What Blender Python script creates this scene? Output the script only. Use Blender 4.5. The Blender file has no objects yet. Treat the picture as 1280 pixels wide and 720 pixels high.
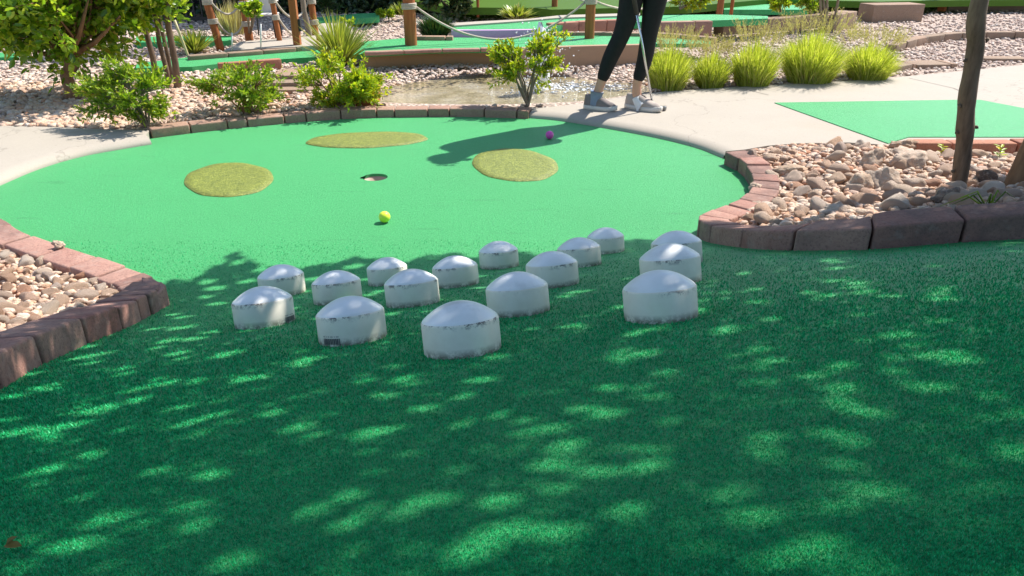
import bpy, bmesh, math, random
import numpy as np
from math import radians, sin, cos, tan, pi, atan, atan2, sqrt
rng = np.random.default_rng(7); random.seed(7)
S = bpy.context.scene
COL = S.collection
# ------------------------------------------------------------ camera
F = 924.0; HC = 0.95; TH = radians(25.46)
cd = bpy.data.cameras.new('camera'); cam = bpy.data.objects.new('camera', cd); COL.objects.link(cam)
cd.sensor_width = 36; cd.lens = F/1280*36; cd.clip_start = 0.02; cd.clip_end = 500
cam.location = (0, 0, HC); cam.rotation_euler = (pi/2-TH, 0, 0); S.camera = cam
S.render.resolution_x = 1024; S.render.resolution_y = 576
# ------------------------------------------------------------ world, sun, exposure
SUNH = np.array([.80, .60]); EL = radians(53)
SUN = np.array([SUNH[0]*cos(EL), SUNH[1]*cos(EL), sin(EL)])
w = bpy.data.worlds.new('World'); S.world = w; w.use_nodes = True
nt = w.node_tree; nt.nodes.clear()
sk = nt.nodes.new('ShaderNodeTexSky'); sk.sky_type = 'NISHITA'; sk.sun_disc = False
sk.sun_elevation = EL; sk.sun_rotation = atan2(SUNH[0], SUNH[1]); sk.dust_density = .6
bg = nt.nodes.new('ShaderNodeBackground'); bg.inputs[1].default_value = .15
ow = nt.nodes.new('ShaderNodeOutputWorld'); nt.links.new(sk.outputs[0], bg.inputs[0]); nt.links.new(bg.outputs[0], ow.inputs[0])
sd = bpy.data.lights.new('sun', 'SUN'); sd.energy = 5.0; sd.angle = radians(.53); sd.color = (1, .955, .88)
so = bpy.data.objects.new('sun', sd); COL.objects.link(so); so.location = (4, 3, 8)
so.rotation_euler = (pi/2-EL, 0, atan2(SUNH[0], -SUNH[1])); 
S.view_settings.view_transform = 'Standard'; S.view_settings.look = 'None'
S.view_settings.exposure = 0.75; S.view_settings.gamma = 1; S.view_settings.use_curve_mapping = False
try:
    S.cycles.max_bounces = 8; S.cycles.transparent_max_bounces = 12
except Exception: pass
# ------------------------------------------------------------ the slope and pixel <-> world helpers
D0 = .122
_a, _b, _g = .0450336/D0, .472039/D0, 62.964/D0/F
_s, _c = sin(TH), cos(TH)
def plane(x, y):
    y = np.maximum(y, -.45); x = np.clip(x, -3.5, 3.2)
    return HC + (1-_a*x+(_b*_s-_g*_c)*y)/(-(_b*_c+_g*_s))
def G(x, y):
    z = np.minimum(plane(x, y), 1.05); k = .07
    return np.where(z > k, z, np.where(z < -k, 0, (z+k)**2/(4*k)))
def gn(x, y, e=.01):
    n = np.array([-(G(x+e, y)-G(x-e, y))/(2*e), -(G(x, y+e)-G(x, y-e))/(2*e), 1.]); return n/np.linalg.norm(n)
def ray(px, py):
    X = (px-640)/F; Y = (py-360)/F
    d = np.array([X, _c-Y*_s, -_s-Y*_c]); return d
def at(px, py, z=0.):                       # a point of the level z seen at that place of the photo
    d = ray(px, py); t = (z-HC)/d[2]; return np.array([d[0]*t, d[1]*t, z])
def atg(px, py, dz=0.):                     # a point dz above the turf surface
    d = ray(px, py); t = .3; st = .02; o = np.array([0, 0, HC])
    while t < 12:
        p = o+d*t
        if p[2] <= G(p[0], p[1])+dz: break
        t += st
    a, b = t-st, t
    for _ in range(20):
        m = (a+b)/2; p = o+d*m
        if p[2] <= G(p[0], p[1])+dz: b = m
        else: a = m
    return o+d*b
def atY(px, py, Y):                         # a point at depth y
    d = ray(px, py); t = Y/d[1]; return np.array([d[0]*t, Y, HC+d[2]*t])
def proj(P):
    P = np.asarray(P, float); q = P-np.array([0, 0, HC])
    Z = q[..., 1]*_c-q[..., 2]*_s; Yd = -q[..., 1]*_s-q[..., 2]*_c
    Zs = np.where(Z > .01, Z, .01)
    return 640+F*q[..., 0]/Zs, 360+F*Yd/Zs, Z
def inpoly(x, y, poly):
    x = np.asarray(x, float); y = np.asarray(y, float); r = np.zeros(x.shape, bool); n = len(poly)
    for i in range(n):
        x0, y0 = poly[i][:2]; x1, y1 = poly[(i+1) % n][:2]
        if y0 == y1: continue
        c = ((y0 > y) != (y1 > y)) & (x < (x1-x0)*(y-y0)/(y1-y0)+x0); r ^= c
    return r
def dist_poly(X, Y, P):
    P = np.asarray(P); d = np.full(X.shape, 1e9)
    for i in range(len(P)):
        a = P[i]; b = P[(i+1) % len(P)]; ab = b-a; L = ab@ab+1e-12
        t = np.clip(((X-a[0])*ab[0]+(Y-a[1])*ab[1])/L, 0, 1); d = np.minimum(d, np.hypot(X-a[0]-t*ab[0], Y-a[1]-t*ab[1]))
    return d
# ------------------------------------------------------------ object helpers
def meshobj(name, V, Fs, mat, parent=None, smooth=False):
    me = bpy.data.meshes.new(name)
    if isinstance(Fs, np.ndarray):
        n, k = Fs.shape; V = np.asarray(V, np.float32)
        me.vertices.add(len(V)); me.vertices.foreach_set('co', V.ravel())
        me.loops.add(n*k); me.loops.foreach_set('vertex_index', Fs.astype(np.int32).ravel())
        me.polygons.add(n); me.polygons.foreach_set('loop_start', np.arange(0, n*k, k, dtype=np.int32))
        me.update(calc_edges=True)
    else:
        me.from_pydata([tuple(map(float, v)) for v in V], [], [tuple(int(i) for i in f) for f in Fs]); me.update()
    if mat: me.materials.append(mat)
    if smooth: me.polygons.foreach_set('use_smooth', np.ones(len(me.polygons), bool))
    o = bpy.data.objects.new(name, me); COL.objects.link(o)
    if parent: o.parent = parent
    return o
def bmobj(name, bm, mat, parent=None, smooth=False):
    me = bpy.data.meshes.new(name); bm.normal_update(); bm.to_mesh(me); bm.free()
    if mat: me.materials.append(mat)
    if smooth: me.polygons.foreach_set('use_smooth', np.ones(len(me.polygons), bool))
    o = bpy.data.objects.new(name, me); COL.objects.link(o)
    if parent: o.parent = parent
    return o
def tag(o, label=None, cat=None, group=None, kind=None):
    if label: o['label'] = label
    if cat: o['category'] = cat
    if group: o['group'] = group
    if kind: o['kind'] = kind
    return o
def thing(name, label, cat, loc=(0, 0, 0), group=None):
    o = bpy.data.objects.new(name, None); COL.objects.link(o); o.location = tuple(map(float, loc)); o.empty_display_size = .1
    return tag(o, label, cat, group)
def copy_tree(o, parent=None):
    c = o.copy(); COL.objects.link(c); c.parent = parent
    for ch in list(o.children): copy_tree(ch, c)
    return c
def part(name, V, Fs, mat, root, smooth=False):          # V in world coordinates
    L = np.array(root.location) if root else np.zeros(3)
    if root and root.parent: L = L+np.array(root.parent.location)
    return meshobj(name, np.asarray(V, float)-L, Fs, mat, root, smooth)
def join(parts):
    Vs = []; Fs = []; n = 0
    for V, f in parts:
        Vs.append(np.asarray(V, float)); Fs += [tuple(i+n for i in q) for q in f]; n += len(V)
    return np.vstack(Vs), Fs
def box(c, s, rz=0., bev=0.):
    bm = bmesh.new(); bmesh.ops.create_cube(bm, size=1)
    for v in bm.verts: v.co.x *= s[0]; v.co.y *= s[1]; v.co.z *= s[2]
    if bev: bmesh.ops.bevel(bm, geom=bm.edges[:], offset=bev, segments=2, profile=.6, affect='EDGES')
    bm.verts.index_update(); V = np.array([v.co[:] for v in bm.verts]); f = [tuple(v.index for v in q.verts) for q in bm.faces]; bm.free()
    R = np.array([[cos(rz), -sin(rz), 0], [sin(rz), cos(rz), 0], [0, 0, 1]])
    return V@R.T+np.array(c), f
def tube(P, r, n=8, cap=True):
    P = np.asarray(P, float); m = len(P); r = np.full(m, r) if np.isscalar(r) else np.asarray(r, float)
    T = np.gradient(P, axis=0); T /= np.linalg.norm(T, axis=1)[:, None]+1e-9
    ref = np.array([0, 0, 1.]) if abs(T[0][2]) < .9 else np.array([1., 0, 0])
    V = []
    u = np.cross(T[0], ref); u /= np.linalg.norm(u)
    for i in range(m):
        u = u-T[i]*(u@T[i]); u /= np.linalg.norm(u); v = np.cross(T[i], u)
        a = np.arange(n)*2*pi/n
        V.append(P[i]+r[i]*(np.cos(a)[:, None]*u+np.sin(a)[:, None]*v))
    V = np.vstack(V); f = []
    for i in range(m-1):
        for j in range(n):
            k = (j+1) % n; f.append((i*n+j, i*n+k, (i+1)*n+k, (i+1)*n+j))
    if cap: f.append(tuple(range(n))[::-1]); f.append(tuple((m-1)*n+j for j in range(n)))
    return V, f
def lathe(prof, n=48):
    V = []; f = []
    for r, z in prof:
        for j in range(n): V.append((r*cos(2*pi*j/n), r*sin(2*pi*j/n), z))
    for i in range(len(prof)-1):
        for j in range(n): k = (j+1) % n; f.append((i*n+j, i*n+k, (i+1)*n+k, (i+1)*n+j))
    return np.array(V), f
def prism(poly, z0, z1, bev=0.):
    """closed slab over a world polygon; z1 may be a function"""
    bm = bmesh.new(); b = [bm.verts.new((p[0], p[1], z0)) for p in poly]; f0 = bm.faces.new(b)
    r = bmesh.ops.extrude_face_region(bm, geom=[f0]); top = [v for v in r['geom'] if isinstance(v, bmesh.types.BMVert)]
    for v in top: v.co.z = z1
    bmesh.ops.recalc_face_normals(bm, faces=bm.faces[:])
    if bev:
        ed = [e for e in bm.edges if all(abs(v.co.z-z1) < 1e-6 for v in e.verts)]
        bmesh.ops.bevel(bm, geom=ed, offset=bev, segments=4, profile=.5, affect='EDGES')
    return bm
def smooth_poly(P, n=8, closed=False):                    # Catmull-Rom
    P = [np.asarray(p, float) for p in P]; out = []; m = len(P)
    rngi = range(m) if closed else range(m-1)
    for i in rngi:
        p0 = P[(i-1) % m] if closed or i > 0 else 2*P[0]-P[1]; p1 = P[i]; p2 = P[(i+1) % m]
        p3 = P[(i+2) % m] if closed or i+2 < m else 2*P[-1]-P[-2]
        for k in range(n):
            t = k/n; out.append(.5*((2*p1)+(-p0+p2)*t+(2*p0-5*p1+4*p2-p3)*t*t+(-p0+3*p1-3*p2+p3)*t**3))
    if not closed: out.append(P[-1])
    return np.array(out)
# ------------------------------------------------------------ materials
class M:
    def __init__(s, name):
        s.m = bpy.data.materials.new(name); s.m.use_nodes = True; s.t = s.m.node_tree; s.b = s.t.nodes['Principled BSDF']; s.out = s.t.nodes['Material Output']
        s.tc = s.t.nodes.new('ShaderNodeTexCoord')
    def n(s, typ, **k):
        o = s.t.nodes.new('ShaderNode'+typ)
        for a, v in k.items(): setattr(o, a, v)
        return o
    def l(s, a, b): s.t.links.new(a, b)
    def noise(s, sc, det=4, rough=.6, coord='Object', src=None):
        o = s.n('TexNoise'); o.inputs['Scale'].default_value = sc; o.inputs['Detail'].default_value = det; o.inputs['Roughness'].default_value = rough
        s.l(src if src else s.tc.outputs[coord], o.inputs['Vector']); return o.outputs['Fac']
    def ramp(s, fac, stops, interp='LINEAR'):
        o = s.n('ValToRGB'); cr = o.color_ramp; cr.interpolation = interp
        while len(cr.elements) < len(stops): cr.elements.new(.5)
        for e, (p, c) in zip(cr.elements, stops): e.position = p; e.color = (*c, 1) if len(c) == 3 else c
        s.l(fac, o.inputs['Fac']); return o.outputs['Color']
    def mix(s, fac, a, b, mode='MIX'):
        o = s.n('Mix'); o.data_type = 'RGBA'; o.blend_type = mode
        for v, i in ((fac, o.inputs[0]), (a, o.inputs[6]), (b, o.inputs[7])):
            if hasattr(v, 'links') or isinstance(v, bpy.types.NodeSocket): s.l(v, i)
            elif isinstance(v, (int, float)): i.default_value = v
            else: i.default_value = (*v, 1)
        return o.outputs[2]
    def math(s, op, a, b=0.):
        o = s.n('Math'); o.operation = op
        for v, i in ((a, o.inputs[0]), (b, o.inputs[1])):
            if isinstance(v, bpy.types.NodeSocket): s.l(v, i)
            else: i.default_value = v
        return o.outputs[0]
    def bump(s, h, st=.3, dist=.01):
        o = s.n('Bump'); o.inputs['Strength'].default_value = st; o.inputs['Distance'].default_value = dist
        s.l(h, o.inputs['Height']); s.l(o.outputs[0], s.b.inputs['Normal']); return o
    def base(s, c, rough=.8, spec=.3):
        if isinstance(c, bpy.types.NodeSocket): s.l(c, s.b.inputs['Base Color'])
        else: s.b.inputs['Base Color'].default_value = (*c, 1)
        s.b.inputs['Roughness'].default_value = rough; s.b.inputs['Specular IOR Level'].default_value = spec; return s
def island(m):
    g = m.n('NewGeometry'); o = m.n('ObjectInfo')
    return m.math('FRACT', m.math('ADD', g.outputs['Random Per Island'], m.math('MULTIPLY', o.outputs['Random'], 7.31)))
def turf_mat(name, c1, c2, c3, sc=1.0):
    m = M(name); g = m.n('NewGeometry'); P = g.outputs['Position']
    fine = m.noise(420*sc, 3, .7, src=P); mid = m.noise(110*sc, 4, .65, src=P); big = m.noise(2.2, 3, .55, src=P)
    c = m.ramp(fine, [(.32, c1), (.55, c2), (.75, c3)])
    c = m.mix(m.ramp(mid, [(.42, (0, 0, 0)), (.68, (.65,)*3)]), c, c1)
    c = m.mix(m.ramp(big, [(.35, (0, 0, 0)), (.7, (.4,)*3)]), c, tuple(v*.72 for v in c2))
    # long worn scratches
    mp = m.n('Mapping'); mp.inputs['Scale'].default_value = (.9, 6, 1); mp.inputs['Rotation'].default_value = (0, 0, .25); m.l(P, mp.inputs[0])
    scr = m.noise(3.1, 5, .75, src=mp.outputs[0]); c = m.mix(m.ramp(scr, [(.60, (0, 0, 0)), (.70, (.42,)*3)]), c, tuple(v*.5 for v in c1))
    m.base(c, .5, .45); m.b.inputs['Sheen Weight'].default_value = .05; m.b.inputs['Sheen Roughness'].default_value = .45
    m.bump(m.math('ADD', m.math('MULTIPLY', fine, 1.), m.math('MULTIPLY', mid, .6)), .9, .006); return m.m
TURF = turf_mat('turf', (.018, .25, .072), (.058, .46, .135), (.11, .59, .20))
TURF_O = turf_mat('olive turf', (.07, .10, .010), (.24, .27, .035), (.46, .47, .11), .3)
def fibre_mat():
    m = M('turf fibre'); r = island(m)
    c = m.ramp(r, [(0, (.004, .26, .078)), (.4, (.010, .42, .13)), (.9, (.035, .60, .21)), (1, (.16, .68, .34))])
    P_ = m.n('NewGeometry').outputs['Position']; q = m.noise(170, 3, .6, src=P_); c = m.mix(m.ramp(q, [(.36, (.6,)*3), (.56, (0, 0, 0))]), c, (.002, .14, .05)); m.base(c, .6, .1); return m.m
FIB = fibre_mat()
def concrete_mat(name, c, k=1.):
    m = M(name); P = m.n('NewGeometry').outputs['Position']
    a = m.noise(3, 5, .6, src=P); b = m.noise(180, 3, .7, src=P); st = m.noise(.8, 4, .6, src=P)
    col = m.mix(m.ramp(a, [(.3, (0, 0, 0)), (.75, (.5,)*3)]), c, tuple(v*.86 for v in c))
    col = m.mix(m.ramp(b, [(.35, (.35,)*3), (.6, (0, 0, 0))]), col, tuple(v*.7 for v in c))
    col = m.mix(m.ramp(st, [(.55, (0, 0, 0)), (.7, (.25,)*3)]), col, (c[0]*.85, c[1]*.78, c[2]*.68))
    cr = m.n('TexVoronoi'); cr.feature = 'DISTANCE_TO_EDGE'; cr.inputs['Scale'].default_value = .55; wv_ = m.n('VectorMath'); wv_.operation = 'ADD'; nz_ = m.n('TexNoise'); nz_.inputs['Scale'].default_value = 2.5; nz_.inputs['Detail'].default_value = 6; m.l(P, nz_.inputs['Vector']); m.l(P, wv_.inputs[0]); m.l(nz_.outputs['Color'], wv_.inputs[1]); m.l(wv_.outputs[0], cr.inputs['Vector'])
    col = m.mix(m.ramp(cr.outputs['Distance'], [(.0, (.55,)*3), (.004, (0, 0, 0))]), col, tuple(v*.5 for v in c))
    sp_ = m.noise(45, 2, .5, src=P); col = m.mix(m.ramp(sp_, [(.70, (0, 0, 0)), (.76, (.6,)*3)]), col, tuple(v*.62 for v in c))
    m.base(col, .85, .25); m.bump(b, .25, .002); return m.m
CONC = concrete_mat('pale concrete', (.40, .352, .292))
STUCCO = concrete_mat('tan stucco', (.52, .31, .17))
LAVEN = concrete_mat('lavender paint', (.62, .37, .60))
REDW = concrete_mat('red masonry', (.42, .20, .14))
def brick_mat(name, stops, spots=True):
    m = M(name); r = m.n('ObjectInfo').outputs['Random']; P = m.n('NewGeometry').outputs['Position']
    a = m.noise(9, 5, .65, src=P); b = m.noise(140, 4, .75, src=P)
    c = m.ramp(m.math('FRACT', m.math('ADD', m.math('MULTIPLY', r, .6), m.math('MULTIPLY', a, .7))), stops)
    c = m.mix(m.ramp(b, [(.3, (.55,)*3), (.5, (0, 0, 0))]), c, (.07, .05, .045))
    c = m.mix(m.ramp(b, [(.6, (0, 0, 0)), (.78, (.2,)*3)]), c, (.46, .33, .27))
    d = m.noise(30, 3, .6, src=P); c = m.mix(m.ramp(d, [(.55, (0, 0, 0)), (.8, (.45,)*3)]), c, (.40, .32, .28))
    m.base(c, .88, .2); m.bump(m.math('ADD', b, m.math('MULTIPLY', d, .8)), .6, .004); return m.m
BRICK = brick_mat('paver', [(0, (.26, .12, .09)), (.3, (.36, .18, .14)), (.5, (.20, .12, .10)), (.75, (.40, .23, .18)), (1, (.28, .125, .10))])
BRICKR = brick_mat('red paver', [(0, (.36, .15, .095)), (.5, (.42, .19, .12)), (1, (.32, .13, .085))])
BRICKD = brick_mat('weathered edging', [(0, (.20, .15, .11)), (.5, (.28, .20, .14)), (1, (.34, .22, .15))])
BRICKB = brick_mat('brown paver', [(0, (.25, .16, .11)), (.5, (.36, .22, .16)), (1, (.30, .17, .125))])
def stone_mat(name, stops, rough=.8):
    m = M(name); r = island(m)
    c = m.ramp(r, stops, 'LINEAR'); a = m.noise(26, 5, .7); b = m.noise(90, 4, .7)
    c = m.mix(m.ramp(a, [(.4, (0, 0, 0)), (.7, (.45,)*3)]), c, (.56, .34, .22))
    c = m.mix(m.ramp(b, [(.3, (.35,)*3), (.42, (0, 0, 0))]), c, (.20, .14, .11))
    c = m.mix(m.ramp(b, [(.52, (0, 0, 0)), (.75, (.6,)*3)]), c, (.74, .64, .54))
    m.base(c, rough, .3); m.bump(m.math('ADD', a, m.math('MULTIPLY', b, .7)), .9, .008); return m.m
ST = stone_mat('river stone', [(0, (.60, .47, .35)), (.16, (.42, .24, .15)), (.3, (.64, .53, .43)), (.45, (.55, .33, .20)), (.58, (.68, .58, .48)), (.7, (.40, .29, .24)), (.82, (.64, .44, .31)), (.93, (.50, .22, .12)), (1, (.60, .51, .42))])
STP = stone_mat('pale gravel', [(0, (.62, .50, .42)), (.2, (.52, .38, .31)), (.45, (.66, .56, .48)), (.65, (.58, .40, .32)), (.85, (.70, .62, .54)), (1, (.46, .37, .32))])
ROCK = stone_mat('rough rock', [(0, (.45, .36, .28)), (.5, (.36, .25, .17)), (1, (.50, .42, .35))], .9)
ROCKD = stone_mat('dark rough rock', [(0, (.14, .11, .09)), (1, (.20, .15, .12))], .9)
def gravel_ground_mat():
    m = M('gravel ground'); P = m.n('NewGeometry').outputs['Position']
    v = m.n('TexVoronoi'); v.inputs['Scale'].default_value = 38; m.l(P, v.inputs['Vector'])
    sx = m.n('SeparateColor'); m.l(v.outputs['Color'], sx.inputs[0])
    c = m.ramp(sx.outputs[0], [(0, (.54, .42, .35)), (.3, (.66, .55, .46)), (.6, (.46, .35, .29)), (.8, (.62, .46, .37)), (1, (.68, .60, .52))])
    c = m.mix(m.ramp(v.outputs['Distance'], [(.25, (0, 0, 0)), (.6, (.75,)*3)]), c, (.20, .15, .12))
    big = m.noise(1.2, 4, .6, src=P); c = m.mix(m.ramp(big, [(.4, (0, 0, 0)), (.7, (.4,)*3)]), c, (.42, .31, .24))
    m.base(c, .9, .2); m.bump(m.math('SUBTRACT', 1., v.outputs['Distance']), .8, .02); return m.m
GRAV = gravel_ground_mat()
def leaf_mat(name, stops, trans=.38, rough=.42, spec=.5):
    m = M(name); r = island(m); c = m.ramp(r, stops)
    m.base(c, rough, spec)
    tr = m.n('BsdfTranslucent'); tc = m.mix(1., c, (1.25, 1.35, .45), 'MULTIPLY'); m.l(tc, tr.inputs[0])
    mx = m.n('MixShader'); mx.inputs[0].default_value = trans; m.l(m.b.outputs[0], mx.inputs[1]); m.l(tr.outputs[0], mx.inputs[2]); m.l(mx.outputs[0], m.out.inputs[0]); return m.m
LEAF_BIG = leaf_mat('shrub leaf', [(0, (.08, .17, .015)), (.4, (.18, .31, .022)), (.75, (.34, .46, .035)), (.95, (.52, .55, .08)), (1, (.46, .32, .07))], .5, .28, .65)
LEAF_Y = leaf_mat('yellow green leaf', [(0, (.18, .26, .025)), (.5, (.33, .42, .03)), (.85, (.50, .50, .035)), (1, (.60, .46, .04))], .5, .38)
LEAF_M = leaf_mat('mid green leaf', [(0, (.11, .19, .02)), (.5, (.24, .35, .03)), (.9, (.38, .44, .05)), (1, (.46, .36, .08))], .5)
LEAF_D = leaf_mat('dark needle', [(0, (.02, .05, .02)), (.6, (.04, .08, .025)), (1, (.09, .11, .03))], .2)
LEAF_T = leaf_mat('canopy leaf', [(0, (.04, .09, .02)), (.6, (.07, .14, .03)), (1, (.12, .20, .04))], .10)
BLADE = leaf_mat('grass blade', [(0, (.24, .30, .04)), (.45, (.48, .53, .08)), (.8, (.64, .64, .20)), (1, (.66, .58, .28))], .5, .5, .3)
SEED = leaf_mat('dry seed head', [(0, (.38, .32, .17)), (.6, (.48, .40, .24)), (1, (.55, .48, .32))], .4, .8, .1)
YUC = leaf_mat('yucca blade', [(0, (.17, .23, .04)), (.5, (.30, .34, .06)), (.9, (.42, .42, .12)), (1, (.50, .42, .2))], .3, .4, .4)
DRY = leaf_mat('dead blade', [(0, (.28, .18, .08)), (1, (.40, .28, .13))], .3, .8, .1)
LAWN = leaf_mat('lawn', [(0, (.08, .17, .02)), (1, (.17, .28, .035))], .3, .6, .2)
def wood_mat(name, c1, c2, sc=(60, 60, 3)):
    m = M(name); mp = m.n('Mapping'); mp.inputs['Scale'].default_value = sc; m.l(m.tc.outputs['Object'], mp.inputs[0])
    a = m.noise(1., 5, .65, src=mp.outputs[0]); c = m.ramp(a, [(.3, c1), (.7, c2)]); b = m.noise(4, 3, .6)
    c = m.mix(m.ramp(b, [(.5, (0, 0, 0)), (.75, (.4,)*3)]), c, tuple(v*.55 for v in c1)); m.base(c, .7, .3); m.bump(a, .5, .004); return m.m
POST = wood_mat('stained post', (.25, .075, .022), (.40, .14, .045))
TIMB = wood_mat('grey timber', (.22, .17, .14), (.36, .28, .23), (3, 60, 60))
BARK = wood_mat('dark bark', (.08, .05, .03), (.22, .15, .10), (35, 35, 7))
BARKB = wood_mat('reddish bark', (.16, .08, .04), (.30, .17, .09), (35, 35, 9))
BARKG = wood_mat('grey bark', (.16, .12, .085), (.28, .22, .16), (35, 35, 9))
def plain(name, c, rough=.6, spec=.4, metal=0., nz=0.):
    m = M(name)
    if nz:
        a = m.noise(20, 4, .6); c = m.mix(m.ramp(a, [(.35, (0, 0, 0)), (.7, (nz,)*3)]), c, tuple(v*.6 for v in c))
    m.base(c, rough, spec); m.b.inputs['Metallic'].default_value = metal; return m.m
ROPE = plain('rope', (.52, .45, .36), .9, .1, 0, .5)
def cap_mat(side):
    m = M('white pvc side' if side else 'white pvc top'); P = m.tc.outputs['Object']; rnd = m.n('ObjectInfo').outputs['Random']
    off = m.n('Mapping'); cmb = m.n('CombineXYZ')
    for i in range(3): m.l(m.math('MULTIPLY', rnd, 40.+i*11), cmb.inputs[i])
    m.l(P, off.inputs[0]); m.l(cmb.outputs[0], off.inputs['Location']); V = off.outputs[0]
    a = m.noise(35, 4, .6, src=V); b = m.noise(210, 5, .75, src=V); g = m.noise(14, 5, .6, src=V)
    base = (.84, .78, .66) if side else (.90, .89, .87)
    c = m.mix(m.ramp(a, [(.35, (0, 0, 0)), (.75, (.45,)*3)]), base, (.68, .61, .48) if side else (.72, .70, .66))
    c = m.mix(m.ramp(b, [(.24, (.8,)*3), (.34, (0, 0, 0))]), c, (.12, .10, .09))
    if side:                                            # scuffs under the rim, grime and green at the base
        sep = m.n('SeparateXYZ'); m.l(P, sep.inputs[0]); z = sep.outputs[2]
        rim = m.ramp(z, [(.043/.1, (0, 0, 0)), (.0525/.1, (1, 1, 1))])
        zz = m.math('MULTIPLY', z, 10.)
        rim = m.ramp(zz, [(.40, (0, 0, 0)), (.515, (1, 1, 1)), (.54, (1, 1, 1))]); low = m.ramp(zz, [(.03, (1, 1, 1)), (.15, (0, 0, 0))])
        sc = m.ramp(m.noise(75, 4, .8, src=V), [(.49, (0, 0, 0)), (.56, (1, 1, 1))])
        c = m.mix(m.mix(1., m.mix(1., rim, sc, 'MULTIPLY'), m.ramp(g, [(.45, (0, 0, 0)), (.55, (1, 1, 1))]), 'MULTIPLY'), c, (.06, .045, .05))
        sc2 = m.ramp(m.noise(60, 5, .8, src=V), [(.38, (0, 0, 0)), (.55, (.9,)*3)])
        c = m.mix(m.mix(1., low, sc2, 'MULTIPLY'), c, (.16, .15, .10))
    else:
        c = m.mix(m.ramp(g, [(.55, (0, 0, 0)), (.72, (.35,)*3)]), c, (.42, .38, .34))
    m.base(c, .5 if side else .36, .4); m.bump(b, .12, .001); return m.m
CAPS, CAPT = cap_mat(True), cap_mat(False)
INK = plain('barcode ink', (.09, .09, .09), .7)
INKG = plain('print ink', (.30, .29, .27), .7)
print('mats ok')
# ------------------------------------------------------------ outlines (photo places -> real ground)
lipR = [(661, 140), (700, 143.5), (760, 153), (820, 164), (870, 176), (905, 189)]
lipL = [(188, 172), (150, 178), (100, 187), (50, 201), (0, 221), (-90, 262), (-160, 300)]
rearK = [(190, 173), (240, 166.5), (334, 156.5), (429, 149), (480, 147), (560, 146), (620, 147), (661, 148.5)]
PZ = .035                                                 # the paths stand this much above the turf
lipRw = smooth_poly([at(x, y, PZ)[:2] for x, y in lipR], 6)
lipLw = smooth_poly([at(x, y, PZ)[:2] for x, y in lipL], 6)
rearKw = smooth_poly([at(x, y, 0)[:2] for x, y in rearK], 6)
# left peninsula kerb: outer edge, from the front left round the tip to the far side
KH = .06
lk = [atg(x, y)[:2] for x, y in [(-230, 590), (-90, 530), (0, 489), (35, 466), (70, 448), (110, 430), (163, 408), (190, 394), (206, 383), (212, 377)]] + \
     [atg(x, y, KH)[:2] for x, y in [(207, 357), (194, 347), (173, 338), (135, 325), (100, 314), (33, 291), (0, 272), (-60, 246), (-160, 225), (-300, 215)]]
lkw = smooth_poly(lk, 6)
# right island kerb: outer edge from the path lip round the bay to the front
rk = [at(x, y, .06)[:2] for x, y in [(906, 189), (922, 197), (934, 207), (941, 219), (941, 230)]] + \
     [atg(x, y, KH)[:2] for x, y in [(930, 245), (905, 256), (884, 264), (873, 271)]] + \
     [atg(x, y)[:2] for x, y in [(876, 300), (900, 306), (929, 310), (975, 313), (1021, 313), (1090, 312), (1178, 305), (1280, 299), (1420, 293), (1600, 290)]]
rkw = smooth_poly(rk, 6)
# the turf outline: rear kerb, right lip, right kerb, then round behind the camera, left kerb, left lip
turf_poly = list(rearKw)+list(lipRw)+list(rkw)+[(3.6, 1.2), (3.6, -1.6), (-3., -1.6)]+list(lkw)+list(lipLw[::-1])
# ------------------------------------------------------------ cup position
CUP = at(469, 221.5, 0); CR = .054
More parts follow.
